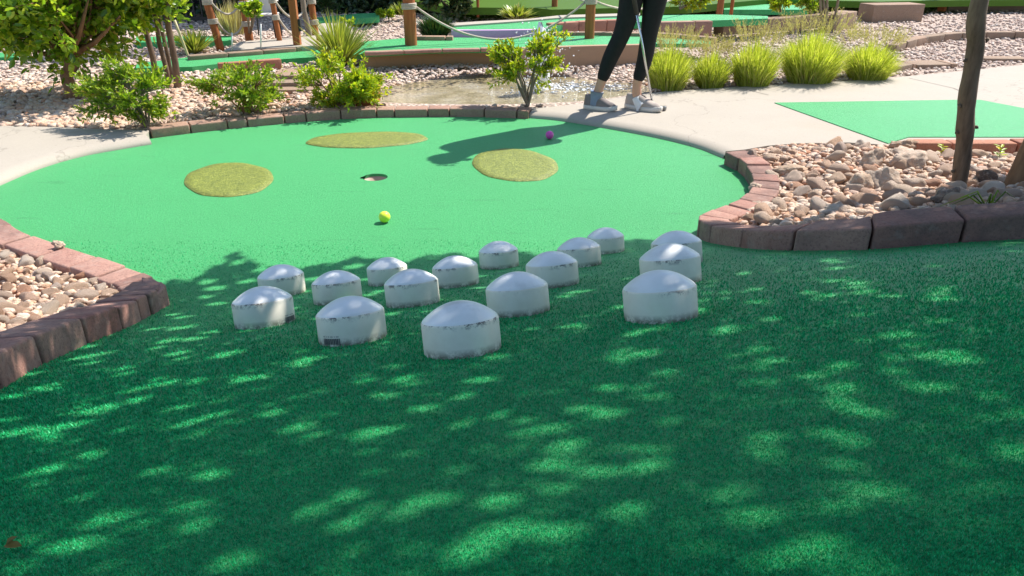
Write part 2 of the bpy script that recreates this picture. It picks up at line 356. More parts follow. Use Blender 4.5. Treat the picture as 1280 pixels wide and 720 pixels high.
# ------------------------------------------------------------ turf sheet
def turf_sheet():
    st = .04; xs = np.arange(-3.6, 3.9+1e-6, st); ys = np.arange(-1.8, 5.0+1e-6, st)
    X, Y = np.meshgrid(xs, ys); Z = G(X, Y)
    keep = inpoly(X, Y, [(p[0], p[1]) for p in turf_poly]) | (dist_poly(X, Y, [(p[0], p[1]) for p in turf_poly]) < .07); und = .006*np.sin(X*3.1+1)*np.sin(Y*2.3)*np.clip((2.3-Y), 0, 1)
    V = np.stack([X, Y, Z+und*0], -1).reshape(-1, 3); nx = len(xs)
    i0 = int((CUP[0]-xs[0])/st)-1; j0 = int((CUP[1]-ys[0])/st)-1; w = 4
    f = []
    for j in range(len(ys)-1):
        for i in range(nx-1):
            if i0 <= i < i0+w and j0 <= j < j0+w: continue
            if not keep[j, i]: continue
            a = j*nx+i; f.append((a, a+1, a+1+nx, a+nx))
    nflat = len(f)
    # ring round the cup
    ring = [(i0+k, j0) for k in range(w)]+[(i0+w, j0+k) for k in range(w)]+[(i0+w-k, j0+w) for k in range(w)]+[(i0, j0+w-k) for k in range(w)]
    V = list(map(tuple, V)); sub = []
    N = len(ring); M2 = 4
    circ = []
    for q in range(N*M2):
        k = q//M2; t = (q % M2)/M2
        p0 = V[ring[k][1]*nx+ring[k][0]]; p1 = V[ring[(k+1) % N][1]*nx+ring[(k+1) % N][0]]
        p = (p0[0]*(1-t)+p1[0]*t-CUP[0], p0[1]*(1-t)+p1[1]*t-CUP[1]); a = atan2(p[1], p[0]); circ.append((CUP[0]+CR*cos(a), CUP[1]+CR*sin(a), 0.))
    b = len(V); V += circ
    for k in range(N):
        r0 = ring[k][1]*nx+ring[k][0]; r1 = ring[(k+1) % N][1]*nx+ring[(k+1) % N][0]
        f.append(tuple([r0, r1]+[b+((k+1)*M2-u) % (N*M2) for u in range(M2+1)]))
    n = len(circ); b2 = len(V); V += [(x, y, -.012) for x, y, z in circ]
    for k in range(n): f.append((b+k, b+(k+1) % n, b2+(k+1) % n, b2+k))
    o = meshobj('turf_ground', V, f, TURF, None, True); sm = np.ones(len(f), bool); sm[nflat:] = False; o.data.polygons.foreach_set('use_smooth', sm); tag(o, kind='structure', label='green artificial turf sloping down into the round putting green'); return o
turf_sheet()
cup = thing('golf_cup', 'small round golf hole sunk in the middle of the green', 'golf hole', CUP)
CUPM = plain('cup liner', (.50, .36, .28), .5, .4, 0, .4)
V, f = lathe([(CR+.001, -.010), (CR+.001, -.015), (CR-.003, -.016), (CR-.004, -.10), (.001, -.10)], 40); meshobj('liner', V, f, CUPM, cup, True)
# ------------------------------------------------------------ gravel ground (terrain) round it, with pond basin
pondpx = [(445, 128), (470, 112), (520, 101), (590, 93), (650, 91), (700, 93), (745, 100), (800, 104), (815, 114), (770, 122), (740, 127), (700, 131), (640, 133), (560, 133), (500, 132)]
pond_w = smooth_poly([at(x, y, -.03)[:2] for x, y in pondpx], 4, True)
def ground_sheet():
    xs = np.concatenate([np.linspace(-60, -6, 14)[:-1], np.arange(-6, 6.01, .06), np.linspace(6, 60, 14)[1:]])
    ys = np.concatenate([np.linspace(-12, -2, 8)[:-1], np.arange(-2, 9.01, .06), np.linspace(9, 120, 24)[1:]])
    X, Y = np.meshgrid(xs, ys)
    tp = np.array([(p[0], p[1]) for p in turf_poly]); ins = inpoly(X, Y, tp); d = dist_poly(X, Y, tp)
    Z = np.where(ins, -.05, np.clip(d/.06, 0, 1)*.075-.05)
    Z = Z+G(X, Y)*np.where(Y < 3.5, 1, 0)
    ip = inpoly(X, Y, pond_w); dp = dist_poly(X, Y, pond_w)
    Z = np.where(ip, -.03-np.clip(dp/.3, 0, 1)*.09, np.where(dp < .18, np.minimum(Z, -.03+dp/.18*.055), Z))
    far = np.clip((Y-6.7)/6, 0, 1); 
    V = np.stack([X, Y, Z], -1).reshape(-1, 3); nx = len(xs); j, i = np.meshgrid(np.arange(len(ys)-1), np.arange(nx-1), indexing='ij'); a = (j*nx+i).ravel()
    o = meshobj('gravel_ground', V, np.stack([a, a+1, a+1+nx, a+nx], 1), GRAV, None, True); tag(o, kind='structure', label='pale pink gravel ground around the course')
ground_sheet()
# ------------------------------------------------------------ paths
def slab(name, poly, z0, z1, mat, bev, label, kind='structure'):
    bm = prism(poly, z0, z1, bev); o = bmobj(name, bm, mat, None, False); return tag(o, label, None, None, kind)
def path_slab(lip, sgn, others, label):
    L = np.array(lip); T = np.gradient(L, axis=0); T /= np.linalg.norm(T, axis=1)[:, None]; N = np.stack([-T[:, 1], T[:, 0]], 1)*sgn; rr = .034
    bm = bmesh.new(); rings = [[bm.verts.new((*p, -.04)) for p in L]]
    for a in np.linspace(0, pi/2, 7): rings.append([bm.verts.new((*(p+n*rr*2.1*(1-cos(a))), PZ-rr+rr*sin(a))) for p, n in zip(L, N)])
    for A, B in zip(rings[:-1], rings[1:]):
        for i in range(len(L)-1): bm.faces.new((A[i], A[i+1], B[i+1], B[i]))
    ov = [bm.verts.new((*p, PZ)) for p in others]; lo = [bm.verts.new((*p, -.06)) for p in others]
    top = bm.faces.new(rings[-1]+ov); top.normal_update()
    for i in range(len(ov)-1): bm.faces.new((ov[i], ov[i+1], lo[i+1], lo[i]))
    bm.faces.new((rings[-1][-1], ov[0], lo[0])); bm.faces.new((rings[-1][0], ov[-1], lo[-1]))
    bmesh.ops.recalc_face_normals(bm, faces=bm.faces[:])
    for f_ in bm.faces: f_.smooth = len(f_.verts) == 4 and all(v.co.z > -.05 for v in f_.verts)
    bmesh.ops.triangulate(bm, faces=[top]); tag(bmobj('path', bm, CONC), label, kind='structure')
pl = [(-5.5, at(-160, 300, PZ)[1]), (-5.5, at(-300, 158, PZ)[1])]+[tuple(at(x, y, PZ)[:2]) for x, y in [(0, 157), (60, 158.5), (120, 161), (187, 163)]]
path_slab(lipLw, -1, pl, 'pale concrete path curving along the left of the green')
greenR = [at(x, y, PZ)[:2] for x, y in [(968, 129), (1195, 125.5), (1225, 125.5), (1280, 136), (1420, 160), (1420, 172), (1136, 172), (1110, 180)]]
far_edge = [(1700, 60), (1400, 72), (1280, 81), (1180, 91), (1100, 98.5), (1000, 104.5), (900, 110), (830, 114.5), (770, 122), (720, 130), (680, 134.5), (664, 136)]
isl_edge = [(907, 189), (930, 187), (960, 182), (1000, 179), (1060, 178), (1110, 181), (1500, 178), (1700, 175)]
pr = [tuple(at(x, y, PZ)[:2]) for x, y in isl_edge]+[tuple(at(x, y, PZ)[:2]) for x, y in far_edge]
path_slab(lipRw, 1, pr, 'wide pale concrete path behind the right of the green')
bm = prism([tuple(p) for p in greenR], PZ-.03, PZ+.004); tag(bmobj('turf_lane', bm, TURF), 'flat green turf lane set into the right path', kind='structure')
# expansion joints: thin dark filler strips
JM = plain('joint filler', (.20, .17, .15), .9)
def strip_on(pts, wd, z, name, mat, lab):
    P = np.array(pts); T = np.gradient(P, axis=0); T /= np.linalg.norm(T, axis=1)[:, None]; N = np.stack([-T[:, 1], T[:, 0]], 1)*wd/2
    V = [(*(p+n), z) for p, n in zip(P, N)]+[(*(p-n), z) for p, n in zip(P, N)]; k = len(P)
    f = [(i, i+1, k+i+1, k+i) for i in range(k-1)]; return tag(meshobj(name, V, f, mat), lab, kind='structure')
strip_on([at(905, 112, 0)[:2], at(960, 126, 0)[:2]], .006, PZ+.002, 'path_joint', JM, 'narrow dark joint in the concrete path left of the turf lane')
strip_on([at(1135, 104, 0)[:2], at(1190, 117, 0)[:2], at(1206, 124, 0)[:2]], .006, PZ+.002, 'path_joint', JM, 'narrow dark joint in the concrete path behind the trunk')
# ------------------------------------------------------------ kerbs of single paver blocks
def kerb(name, label, line, side, width, height, lens, mat, zf=None, blocklabel=None, group=None, sink=.05, bev=.007):
    L = np.asarray(line, float); seg = np.hypot(*(L[1:]-L[:-1]).T); s = np.r_[0, np.cumsum(seg)]
    def P(u): return np.array([np.interp(u, s, L[:, 0]), np.interp(u, s, L[:, 1])])
    def N(u):
        e = .04; t = P(min(u+e, s[-1]))-P(max(u-e, 0)); t /= np.linalg.norm(t)+1e-9; return np.array([-t[1], t[0]])*side
    zf = zf or (lambda x, y: float(G(x, y)))
    root = thing(name, label, 'kerb', (*P(0), zf(*P(0))), group); u = 0; k = 0
    while u < s[-1]-.03:
        ln = lens[k % len(lens)]*(1+.06*random.uniform(-1, 1)); v = min(u+ln, s[-1]); g = .003
        us = np.linspace(u+g, v-g, 4 if ln > .12 else 2)
        jit = random.uniform(-.004, .004); jz = random.uniform(-.003, .003); bm = bmesh.new(); rings = []
        for q in us:
            o = P(q)+N(q)*jit; i = o+N(q)*width
            zo = zf(*P(q)); 
            rings.append([bm.verts.new((*o, zo-sink)), bm.verts.new((*i, zo-sink)), bm.verts.new((*i, zo+height+jz)), bm.verts.new((*o, zo+height+jz))])
        for a, b in zip(rings[:-1], rings[1:]):
            for m in range(4): n = (m+1) % 4; bm.faces.new((a[m], a[n], b[n], b[m]))
        bm.faces.new(rings[0][::-1]); bm.faces.new(rings[-1]); bmesh.ops.recalc_face_normals(bm, faces=bm.faces[:])
        ed = [e for e in bm.edges if e.calc_face_angle(0) > .5]
        bmesh.ops.bevel(bm, geom=ed, offset=bev, segments=3, profile=.5, affect='EDGES')
        for w_ in bm.verts: w_.co.x -= root.location.x; w_.co.y -= root.location.y; w_.co.z -= root.location.z
        bmobj('paver_block', bm, mat, root, True); u = v; k += 1
    return root
kerb('brick_kerb', 'curved brown paver kerb along the far edge of the round green', rearKw, 1, .10, .047, [.20, .20, .11, .20, .12], BRICKB, lambda x, y: 0.)
kerb('brick_kerb', 'reddish paver kerb round the pebble bed at the left edge', lkw, 1, .096, KH, [.17, .16, .18, .17, .16, .12, .08, .07, .07, .06, .06, .07, .07, .1, .15, .17, .18, .17], BRICK)
kerb('brick_kerb', 'reddish paver kerb round the stony tree island on the right', rkw, 1, .105, KH, [.12, .11, .12, .10, .09, .09, .09, .09, .1, .1, .1, .12, .2, .19, .2, .21, .22, .22], BRICK)
kl = [at(x, y, .09)[:2] for x, y in [(1136, 172), (1600, 171)]]
kerb('brick_kerb', 'straight red brick kerb in front of the flat turf lane on the right', kl, -1, .08, .055, [.16, .30, .30], BRICKR, lambda x, y: .03)
print('kerbs ok')
# ------------------------------------------------------------ olive patches
def patch(px, py, rx, ry, rot, label):
    c = []; n = 72
    for i in range(n):
        a = 2*pi*i/n; x = rx*cos(a); y = ry*sin(a); jit = 1+.012*sin(5*a+px)+.01*sin(9*a)
        c.append(at(px+(x*cos(rot)-y*sin(rot))*jit, py+(x*sin(rot)+y*cos(rot))*jit, 0))
    c = np.array(c); m = c.mean(0)
    V = []; rs = [1, .985, .8, .6, .4, .2]
    for r, z in zip(rs, [.001, .005, .0055, .006, .006, .006]): V += [tuple(m+(p-m)*r+np.array([0, 0, z])-np.array([m[0], m[1], 0])) for p in c]
    V.append((0, 0, .006)); f = []
    for k in range(len(rs)-1):
        for i in range(n): j = (i+1) % n; f.append((k*n+i, k*n+j, (k+1)*n+j, (k+1)*n+i))
    for i in range(n): f.append(((len(rs)-1)*n+i, (len(rs)-1)*n+(i+1) % n, len(V)-1))
    o = meshobj('turf_patch', V, f, TURF_O, None, True); o.location = (m[0], m[1], 0)
    tag(o, label, 'turf patch', 'olive rough patches on the round green')
patch(286, 225.5, 56, 21, -.05, 'olive turf oval farthest left on the round green')
patch(458.5, 175.5, 76, 9.6, -.035, 'thin olive turf oval near the far brown kerb')
patch(644, 207, 54, 20, .07, 'olive turf oval right of the cup below the shadow')
# ------------------------------------------------------------ domes
CAPR = .061; CAPH = .051; DOMEH = .0265
prof_side = [(CAPR-.001, -.02), (CAPR-.0005, .0), (CAPR, .002), (CAPR, CAPH-.003), (CAPR-.0004, CAPH-.001), (CAPR-.0016, CAPH)]
prof_top = [(CAPR-.0016, CAPH)]
for t in np.linspace(.985, 0.004, 22): prof_top.append((CAPR*t*.975, CAPH+.0012+DOMEH*(1-t**2.05)))
def make_cap(label):
    r = thing('dome_obstacle', label, 'obstacle', (0, 0, 0), 'white domes set out on the green slope')
    V, f = lathe(prof_side, 72); meshobj('side_wall', V, f, CAPS, r, True)
    V, f = lathe(prof_top, 72); meshobj('domed_top', V, f, CAPT, r, True); return r
caps = [(576, 438, 'nearest white dome, with black scuffs under its rim', 97), (434, 423, 'white dome with a large barcode low on its near side', 84),
        (322, 403, 'white dome farthest left in the front line, small barcode at its right', 73), (649, 389, 'white dome directly behind and right of the nearest one', 78),
        (513, 378, 'white dome behind and between the nearest dome and the large barcode dome', 67), (834, 396, 'largest dome on the right, alone in front of two others', 91),
        (845, 352, 'middle dome of the three lined up on the right', 75), (852, 328, 'rearmost of the three domes lined up on the right near the kerb', 62),
        (693, 355, 'white dome in the middle right, in front of the dome with a sunlit side', 65), (727, 331, 'white dome whose right side catches a strip of sun', 54),
        (760, 315, 'farthest right dome of the back diagonal, just inside the shade edge', 46), (624, 333, 'small white dome at the back middle with a sunlit top', 49),
        (569, 355, 'white dome below and left of the back middle one', 57), (482, 353, 'small white dome straight below the yellow ball', 50),
        (417, 375, 'white dome right behind the large barcode dome', 60), (347, 366, 'small white dome behind the far left one', 56)]
src = None; cap_pts = []; cap_objs = []
for i, (px, py, lab, wpx) in enumerate(caps):
    r = make_cap(lab) if src is None else copy_tree(src); src = src or r; r['label'] = lab
    p = atg(px, py+2+7*(py-315)/120, 0); p = p + np.array([0, CAPR*.8, 0]); p[2] = float(G(p[0], p[1]))
    depth = proj(p)[2]; sc = min(1.12, max(.9, wpx*depth/F/(2*CAPR)))
    if i == 0: print('depth')
    print(i, p.round(2), 'scale', round(wpx*float(depth)/F/(2*CAPR), 3))
    n = gn(p[0], p[1]); import mathutils
    q = mathutils.Vector((0, 0, 1)).rotation_difference(mathutils.Vector(n)); ry = mathutils.Quaternion(mathutils.Vector(n), random.uniform(0, 6))
    if i in (0, 1, 2): ry = mathutils.Quaternion(mathutils.Vector(n), 0)
    r.rotation_mode = 'QUATERNION'; r.rotation_quaternion = ry @ q; r.location = tuple(p); r.scale = (sc, sc, sc); cap_pts.append((p[0], p[1], CAPR*sc)); cap_objs.append(r)
def barcode(root, az, width, h, z0, name='barcode', lines=0):
    V = []; f = []; R = CAPR+.0006; a = az-width/2/R; e = az+width/2/R; rr = random.Random(3)
    while a < e:
        wd = rr.choice([.0008, .0014, .0022])/R; b = a+wd; k = len(V)
        V += [(R*cos(a), R*sin(a), z0), (R*cos(b), R*sin(b), z0), (R*cos(b), R*sin(b), z0+h), (R*cos(a), R*sin(a), z0+h)]; f.append((k, k+1, k+2, k+3)); a = b+rr.choice([.0007, .0010])/R
    k = len(V)
    V += [(R*cos(t), R*sin(t), z) for t, z in ((az-width/2/R, z0-.0012), (az+width/2/R, z0-.0012), (az+width/2/R, z0), (az-width/2/R, z0))]; f.append((k, k+1, k+2, k+3))
    wall_ = [c_ for c_ in root.children if c_.name.startswith('side_wall')][0]; o = meshobj(name, V, f, INK, wall_)
    V = []; f = []; a = az-width/2/R
    while a < az+width*.45/R:                            # two rows of tiny figures above the bars
        for zz in (z0+h+.0022,):
            wd = .0011/R; k = len(V); V += [(R*cos(a), R*sin(a), zz), (R*cos(a+wd), R*sin(a+wd), zz), (R*cos(a+wd), R*sin(a+wd), zz+.0022), (R*cos(a), R*sin(a), zz+.0022)]; f.append((k, k+1, k+2, k+3))
        a += rr.choice([.0018, .0018, .004])/R
    meshobj('printed_figures', V, f, INKG, wall_)
barcode(cap_objs[1], radians(-114), .036, .0105, .004)
barcode(cap_objs[2], radians(-14), .034, .0095, .004)
print('caps ok')
# ------------------------------------------------------------ balls
def ball(px, py, c, label):
    p = atg(px, py, .0); R = .0213; bm = bmesh.new(); bmesh.ops.create_icosphere(bm, subdivisions=4, radius=R)
    m = M(label[:12]); v = m.n('TexVoronoi'); v.inputs['Scale'].default_value = 210; m.l(m.tc.outputs['Object'], v.inputs['Vector'])
    m.base(c, .3, .5); m.bump(v.outputs['Distance'], .5, .0012)
    o = bmobj('golf_ball', bm, m.m, None, True); o.location = (p[0], p[1]+.004, p[2]+R); tag(o, label, 'golf ball')
ball(481, 278.5, (.72, .85, .06), 'yellow golf ball on the sunlit green in front of the cup')
ball(687, 174, (.72, .08, .42), 'pink golf ball lying in the shadow of the player')
# ------------------------------------------------------------ stones
def ico(sub):
    bm = bmesh.new(); bmesh.ops.create_icosphere(bm, subdivisions=sub, radius=1); bm.verts.index_update()
    V = np.array([v.co[:] for v in bm.verts]); f = np.array([[v.index for v in q.verts] for q in bm.faces]); bm.free(); return V, f
def stone_tpl(sub, seed, rough=.18):
    r = np.random.default_rng(seed); V, f = ico(sub); d = np.ones(len(V))
    for _ in range(10):                                   # planar cuts
        n = r.normal(size=3); n /= np.linalg.norm(n); h = r.uniform(.55, .92); dd = V@n; m = dd > h; V[m] -= np.outer(dd[m]-h, n)*.97
    for _ in range(5):
        n = r.normal(size=3)*r.uniform(1, 3.5); ph = r.uniform(0, 6); V = V*(1+rough*.35*np.sin(V@n+ph))[:, None]
    V += r.normal(size=V.shape)*.02*rough
    return V, f
def stones(name, pts, sizes, sub, mat, flat=.6, nt=10, seed=1, zoff=.25):
    r = np.random.default_rng(seed); T = [stone_tpl(sub, seed*100+i) for i in range(nt)]; Vs = []; Fs = []; n0 = 0
    for p, s in zip(pts, sizes):
        V, f = T[r.integers(nt)]; sc = s*np.array([r.uniform(.8, 1.25), r.uniform(.6, .95), flat*r.uniform(.7, 1.15)])
        a = r.uniform(0, 6.28); b = r.normal()*.3; ca, sa, cb, sb = cos(a), sin(a), cos(b), sin(b)
        R = np.array([[ca, -sa, 0], [sa, ca, 0], [0, 0, 1]])@np.array([[1, 0, 0], [0, cb, -sb], [0, sb, cb]])
        Vs.append((V*sc)@R.T+np.asarray(p)+[0, 0, s*flat*zoff]); Fs.append(f+n0); n0 += len(V)
    return meshobj(name, np.vstack(Vs), np.vstack(Fs), mat, None, False)
def sample_px(poly, n, zf, r):
    P = np.array(poly, float); lo, hi = P.min(0), P.max(0); out = []
    while len(out) < n:
        x, y = r.uniform(lo, hi)
        if inpoly(x, y, poly): out.append(zf(x, y))
    return np.array(out)
def world_pts(wpoly, sp, r, jit=.45):
    P = np.array(wpoly); lo, hi = P.min(0), P.max(0); xs = np.arange(lo[0], hi[0], sp); ys = np.arange(lo[1], hi[1], sp)
    X, Y = np.meshgrid(xs, ys); X = X+r.uniform(-jit, jit, X.shape)*sp; Y = Y+r.uniform(-jit, jit, Y.shape)*sp; X = X.ravel(); Y = Y.ravel()
    m = inpoly(X, Y, wpoly); return X[m], Y[m]
BZ = .035
left_bed = [atg(x, y, BZ+.03)[:2] for x, y in [(-330, 262), (-60, 285), (0, 302), (57, 314), (105, 330), (140, 346), (152, 357), (148, 366), (115, 381), (67, 394), (0, 424), (-100, 470), (-260, 545)]]
right_bed = [at(x, y, .05)[:2] for x, y in [(918, 190), (960, 181), (1020, 177), (1110, 179), (1136, 187), (1285, 191), (1560, 192)]] + \
            [atg(x, y, BZ+.03)[:2] for x, y in [(1560, 262), (1280, 259), (1180, 266), (1090, 272), (1000, 274), (930, 270), (915, 263), (936, 250), (955, 238), (960, 222), (955, 210), (938, 198)]]
def bed_surface(poly, name, lab):
    P = np.array(poly); lo, hi = P.min(0)-.1, P.max(0)+.1; st = .03; xs = np.arange(lo[0], hi[0], st); ys = np.arange(lo[1], hi[1], st)
    X, Y = np.meshgrid(xs, ys); ins = inpoly(X, Y, poly); d = dist_poly(X, Y, poly); m = (ins | (d < .04))
    Z = G(X, Y)+BZ-.012+np.where(ins, np.clip(d, 0, .25)*.12, 0)
    idx = -np.ones(X.shape, int); idx[m] = np.arange(m.sum()); V = np.stack([X[m], Y[m], Z[m]], -1); f = []
    for j in range(X.shape[0]-1):
        for i in range(X.shape[1]-1):
            q = (idx[j, i], idx[j, i+1], idx[j+1, i+1], idx[j+1, i])
            if min(q) >= 0: f.append(q)
    tag(meshobj(name, V, f, GRAV, None, True), lab, kind='structure')
bed_surface(left_bed, 'bed_ground', 'gravelly soil under the left pebble bed')
bed_surface(right_bed, 'bed_ground', 'gravelly soil under the right tree island stones')
def bedz(X, Y, poly):
    d = dist_poly(X, Y, poly); return G(X, Y)+BZ-.012+np.clip(d, 0, .25)*.12
# small pebbles as stuff, the largest stones as individuals
def fill_bed(poly, sp, s0, s1, nbig, sb0, sb1, lab, lab_big, grp, seed):
    r = np.random.default_rng(seed); X, Y = world_pts(poly, sp, r); X2, Y2 = world_pts(poly, sp*1.3, r)
    X = np.r_[X, X2]; Y = np.r_[Y, Y2]; Z = bedz(X, Y, poly)+np.r_[np.zeros(len(X)-len(X2)), np.full(len(X2), .010)]+r.uniform(-.002, .006, len(X))
    o = stones('gravel', np.stack([X, Y, Z], 1), r.uniform(s0, s1, len(X)), 2, ST, .62, 12, seed); tag(o, lab, kind='stuff')
    T = []
    for i in range(8):
        V, f = stone_tpl(3, 900+seed*10+i, .16); me = meshobj('river_stone', V*np.array([1, .75, .6]), f, ST, None, seed == 11); T.append(me)
    xs, ys = world_pts(poly, .02, r, 1.); k = r.permutation(len(xs)); used = []; cnt = 0
    for i in k:
        if cnt >= nbig: break
        x, y = xs[i], ys[i]; s = r.uniform(sb0, sb1)
        d = float(dist_poly(np.array([x]), np.array([y]), poly)[0])
        px, py, zc = proj((x, y, 0.1))
        if d < s*.6 or px < -40 or px > 1320 or any((x-u)**2+(y-v)**2 < (.75*(s+q))**2 for u, v, q in used): continue
        used.append((x, y, s)); src_ = T[cnt % 8]; o = src_ if cnt < 8 else src_.copy()
        if cnt >= 8: COL.objects.link(o)
        o.location = (x, y, float(bedz(np.array([x]), np.array([y]), poly)[0])+.012+s*.2); o.rotation_euler = (r.normal()*.3, r.normal()*.3, r.uniform(0, 6.28)); o.scale = (s,)*3
        tag(o, lab_big, 'stone', grp); cnt += 1
    print('stones', lab, len(X), cnt)
fill_bed(left_bed, .020, .007, .018, 80, .018, .032, 'small tan pebbles packed in the left bed', 'smooth tan river stone lying among the pebbles of the left bed', 'larger river stones in the left pebble bed', 11)
fill_bed(right_bed, .028, .009, .025, 120, .028, .056, 'small pale stones packed in the tree island', 'chunky pale stone lying in the tree island on the right', 'larger stones in the right tree island', 12)
# named rocks of the right island
def rock(px, py, w, h, lab, mat, seed, dz=BZ, rough=.35, cat='rock', wob=.0):
    p = atg(px, py, dz); dep = proj(p)[2]; sx = w/2*dep/F*1.08; sz = h/2*dep/F*1.1
    V, f = stone_tpl(4, seed, rough); r = np.random.default_rng(seed)
    for _ in range(14):
        n = r.normal(size=3)*r.uniform(4, 11); V = V*(1+.028*np.sin(V@n+r.uniform(0, 6)))[:, None]
    V = V*np.array([sx, sx*.75, sz*1.05]); o = meshobj('rock', V, f, mat, None, True); o.location = (p[0], p[1]+sx*.4, p[2]+sz*.9); o.rotation_euler = (0, wob, r.uniform(-.4, .4)); tag(o, lab, cat)
rock(1138, 216, 52, 28, 'large cream flat-faced rock in the middle of the tree island', ROCK, 41)
rock(1103, 247, 34, 34, 'rounded grey-brown rock standing upright near the island front', ROCK, 42)
rock(1074, 248, 36, 26, 'orange-brown weathered rock left of the upright grey rock', ROCK, 43)
rock(1090, 216, 34, 26, 'brown knobbly rock behind the upright grey rock', ROCK, 44)
rock(1133, 192, 34, 15, 'tan flat rock near the left end of the red brick kerb', ROCK, 45)
rock(992, 222, 38, 14, 'reddish brown rock on the left side of the tree island', ROCK, 46)
rock(1187, 266, 46, 30, 'dark pitted rock at the foot of the straight tree trunk', ROCKD, 47)
rock(1232, 241, 38, 20, 'dark smooth rock right behind the straight tree trunk', ROCKD, 48)
rock(962, 272, 30, 16, 'grey rock at the front left of the island beside the kerb', ROCK, 49)
rock(944, 240, 17, 12, 'small pink rock perched on the kerb bend of the island', ROCK, 50)
rock(1240, 262, 36, 16, 'dark rock between the two tree trunks at the right edge', ROCKD, 52)
rock(73, 312, 13, 9, 'small orange stone lying on the paver kerb of the left bed', ROCK, 51, KH-.004)
rock(1052, 276, 40, 16, 'dark brown rock against the inside of the front island kerb', ROCK, 54)
# gravel behind (masked by polygons of paths, lanes, pond)
LA0 = [(-200, 62), (22, 66), (22, 71.5), (-200, 74)]; LA1 = [(168, 85), (172, 79), (240, 71), (353, 61), (462, 52), (462, 67), (350, 74), (272, 80), (240, 83.5)]
LA = [(455, 52), (522, 46), (640, 48), (690, 44), (728, 42), (830, 43.5), (891, 50), (885, 54.5), (815, 54.5), (729, 57), (615, 61), (539, 62), (480, 65), (455, 66)]
LC = [(566, 37), (566, 31), (600, 29.5), (669, 25), (729, 22), (826, 19), (892, 18), (960, 20), (960, 23), (892, 25.5), (826, 27), (729, 28), (669, 36)]
back_px = [(-80, 8), (-80, 156), (130, 161), (186, 158), (240, 149), (334, 141), (429, 134), (480, 131), (640, 134), (664, 134), (720, 128), (830, 113), (1000, 103), (1100, 97), (1340, 74), (1340, 8)]
def back_gravel():
    r = np.random.default_rng(5); pts = []; sz = []; poly_p = np.array(pondpx)
    P = r.uniform([-80, 9], [1340, 162], (34000, 2)); m = inpoly(P[:, 0], P[:, 1], back_px) & ~inpoly(P[:, 0], P[:, 1], pondpx) & ~inpoly(P[:, 0], P[:, 1], LA) & ~inpoly(P[:, 0], P[:, 1], LC) & ~inpoly(P[:, 0], P[:, 1], LA0) & ~inpoly(P[:, 0], P[:, 1], LA1)
    P = P[m]
    for x, y in P:
        p = at(x, y, .03); pts.append(p); near = y > 100 and x < 470
        sz.append(r.uniform(.009, .026)*(1.25 if x < 130 else 1) if near else r.uniform(.010, .024)*(1+.05*max(0, p[1]-5)))
    pts = np.array(pts); sz = np.array(sz); nr = pts[:, 1] < 5.2
    tag(stones('gravel', pts[nr], sz[nr], 2, ST, .6, 10, 21, .3), 'tan river stones covering the bed behind the left path and kerb', kind='stuff')
    tag(stones('gravel', pts[~nr], sz[~nr], 1, STP, .55, 10, 22, .3), 'pale gravel spread over the beds between the far lanes', kind='stuff')
    print('back gravel', len(pts))
back_gravel()
print('stones ok')
# ------------------------------------------------------------ pond, fountain jet
m = M('pond water'); P = m.n('NewGeometry').outputs['Position']
mp = m.n('Mapping'); mp.inputs['Scale'].default_value = (1, 2.4, 1); m.l(P, mp.inputs[0])
wv = m.noise(7, 4, .6, src=mp.outputs[0]); w2 = m.noise(3, 4, .6, src=P)
c = m.ramp(w2, [(.3, (.30, .25, .11)), (.5, (.46, .39, .24)), (.7, (.56, .50, .38))]); m.base(c, .05, .9); m.b.inputs['IOR'].default_value = 1.33
m.b.inputs['Alpha'].default_value = .8; m.bump(wv, 1., .06); WATER = m.m
bm = bmesh.new(); vs = [bm.verts.new((p[0], p[1], -.035)) for p in smooth_poly([at(x, y, -.035)[:2]*1.0 for x, y in [(430, 131), (462, 110), (520, 99), (590, 91), (650, 89), (700, 90), (750, 97), (810, 101), (830, 113), (770, 123), (740, 129), (700, 133.5), (640, 136), (560, 135), (500, 134)]], 4, True)]
bm.faces.new(vs); tag(bmobj('water', bm, WATER), 'shallow pond behind the far brown kerb', kind='structure')
WHITEW = plain('foaming water', (.80, .82, .84), .25, .5); 
def jet():
    b = at(674, 114, -.03); t = atY(679, 28, b[1]); r = np.random.default_rng(3); V = []; root = thing('fountain_jet', 'white water jet spouting behind the small centre shrub', 'fountain', b)
    n = 14; Pp = np.linspace(b, t, n); Pp[:, 0] += np.sin(np.linspace(0, 5, n))*.018+r.normal(size=n)*.006; rad = .028+.018*np.sin(np.linspace(.2, 3.0, n))+r.uniform(-.006, .006, n); rad[-1] = .008; rad[-2] = .018
    V, f = tube(Pp, rad, 10); V = V+r.normal(size=V.shape)*.006; part('water_column', V, f, WHITEW, root, True)
    pts = []; 
    for _ in range(420):
        h = r.beta(1.2, 1.6); q = b+(t-b)*h; s = .05+.09*(1-h); pts.append(q+np.array([r.normal()*s, r.normal()*s, r.normal()*.02]))
    pts = np.array(pts); pts[:, 2] = np.maximum(pts[:, 2], -.03)
    o = stones('droplets', pts, r.uniform(.003, .009, len(pts)), 1, WHITEW, 1., 4, 31); o.data.transform(mathutils.Matrix.Translation(-mathutils.Vector(b))); o.parent = root; o['kind'] = 'stuff'
    c0 = at(725, 108, -.03); rr = []
    for _ in range(420): rr.append([c0[0]+r.normal()*.22, c0[1]+r.normal()*.10, -.034])
    o = stones('foam', np.array(rr), r.uniform(.006, .02, len(rr)), 1, WHITEW, .2, 4, 33); o.data.transform(mathutils.Matrix.Translation(-mathutils.Vector(b))); o.parent = root; o['kind'] = 'stuff'
jet()
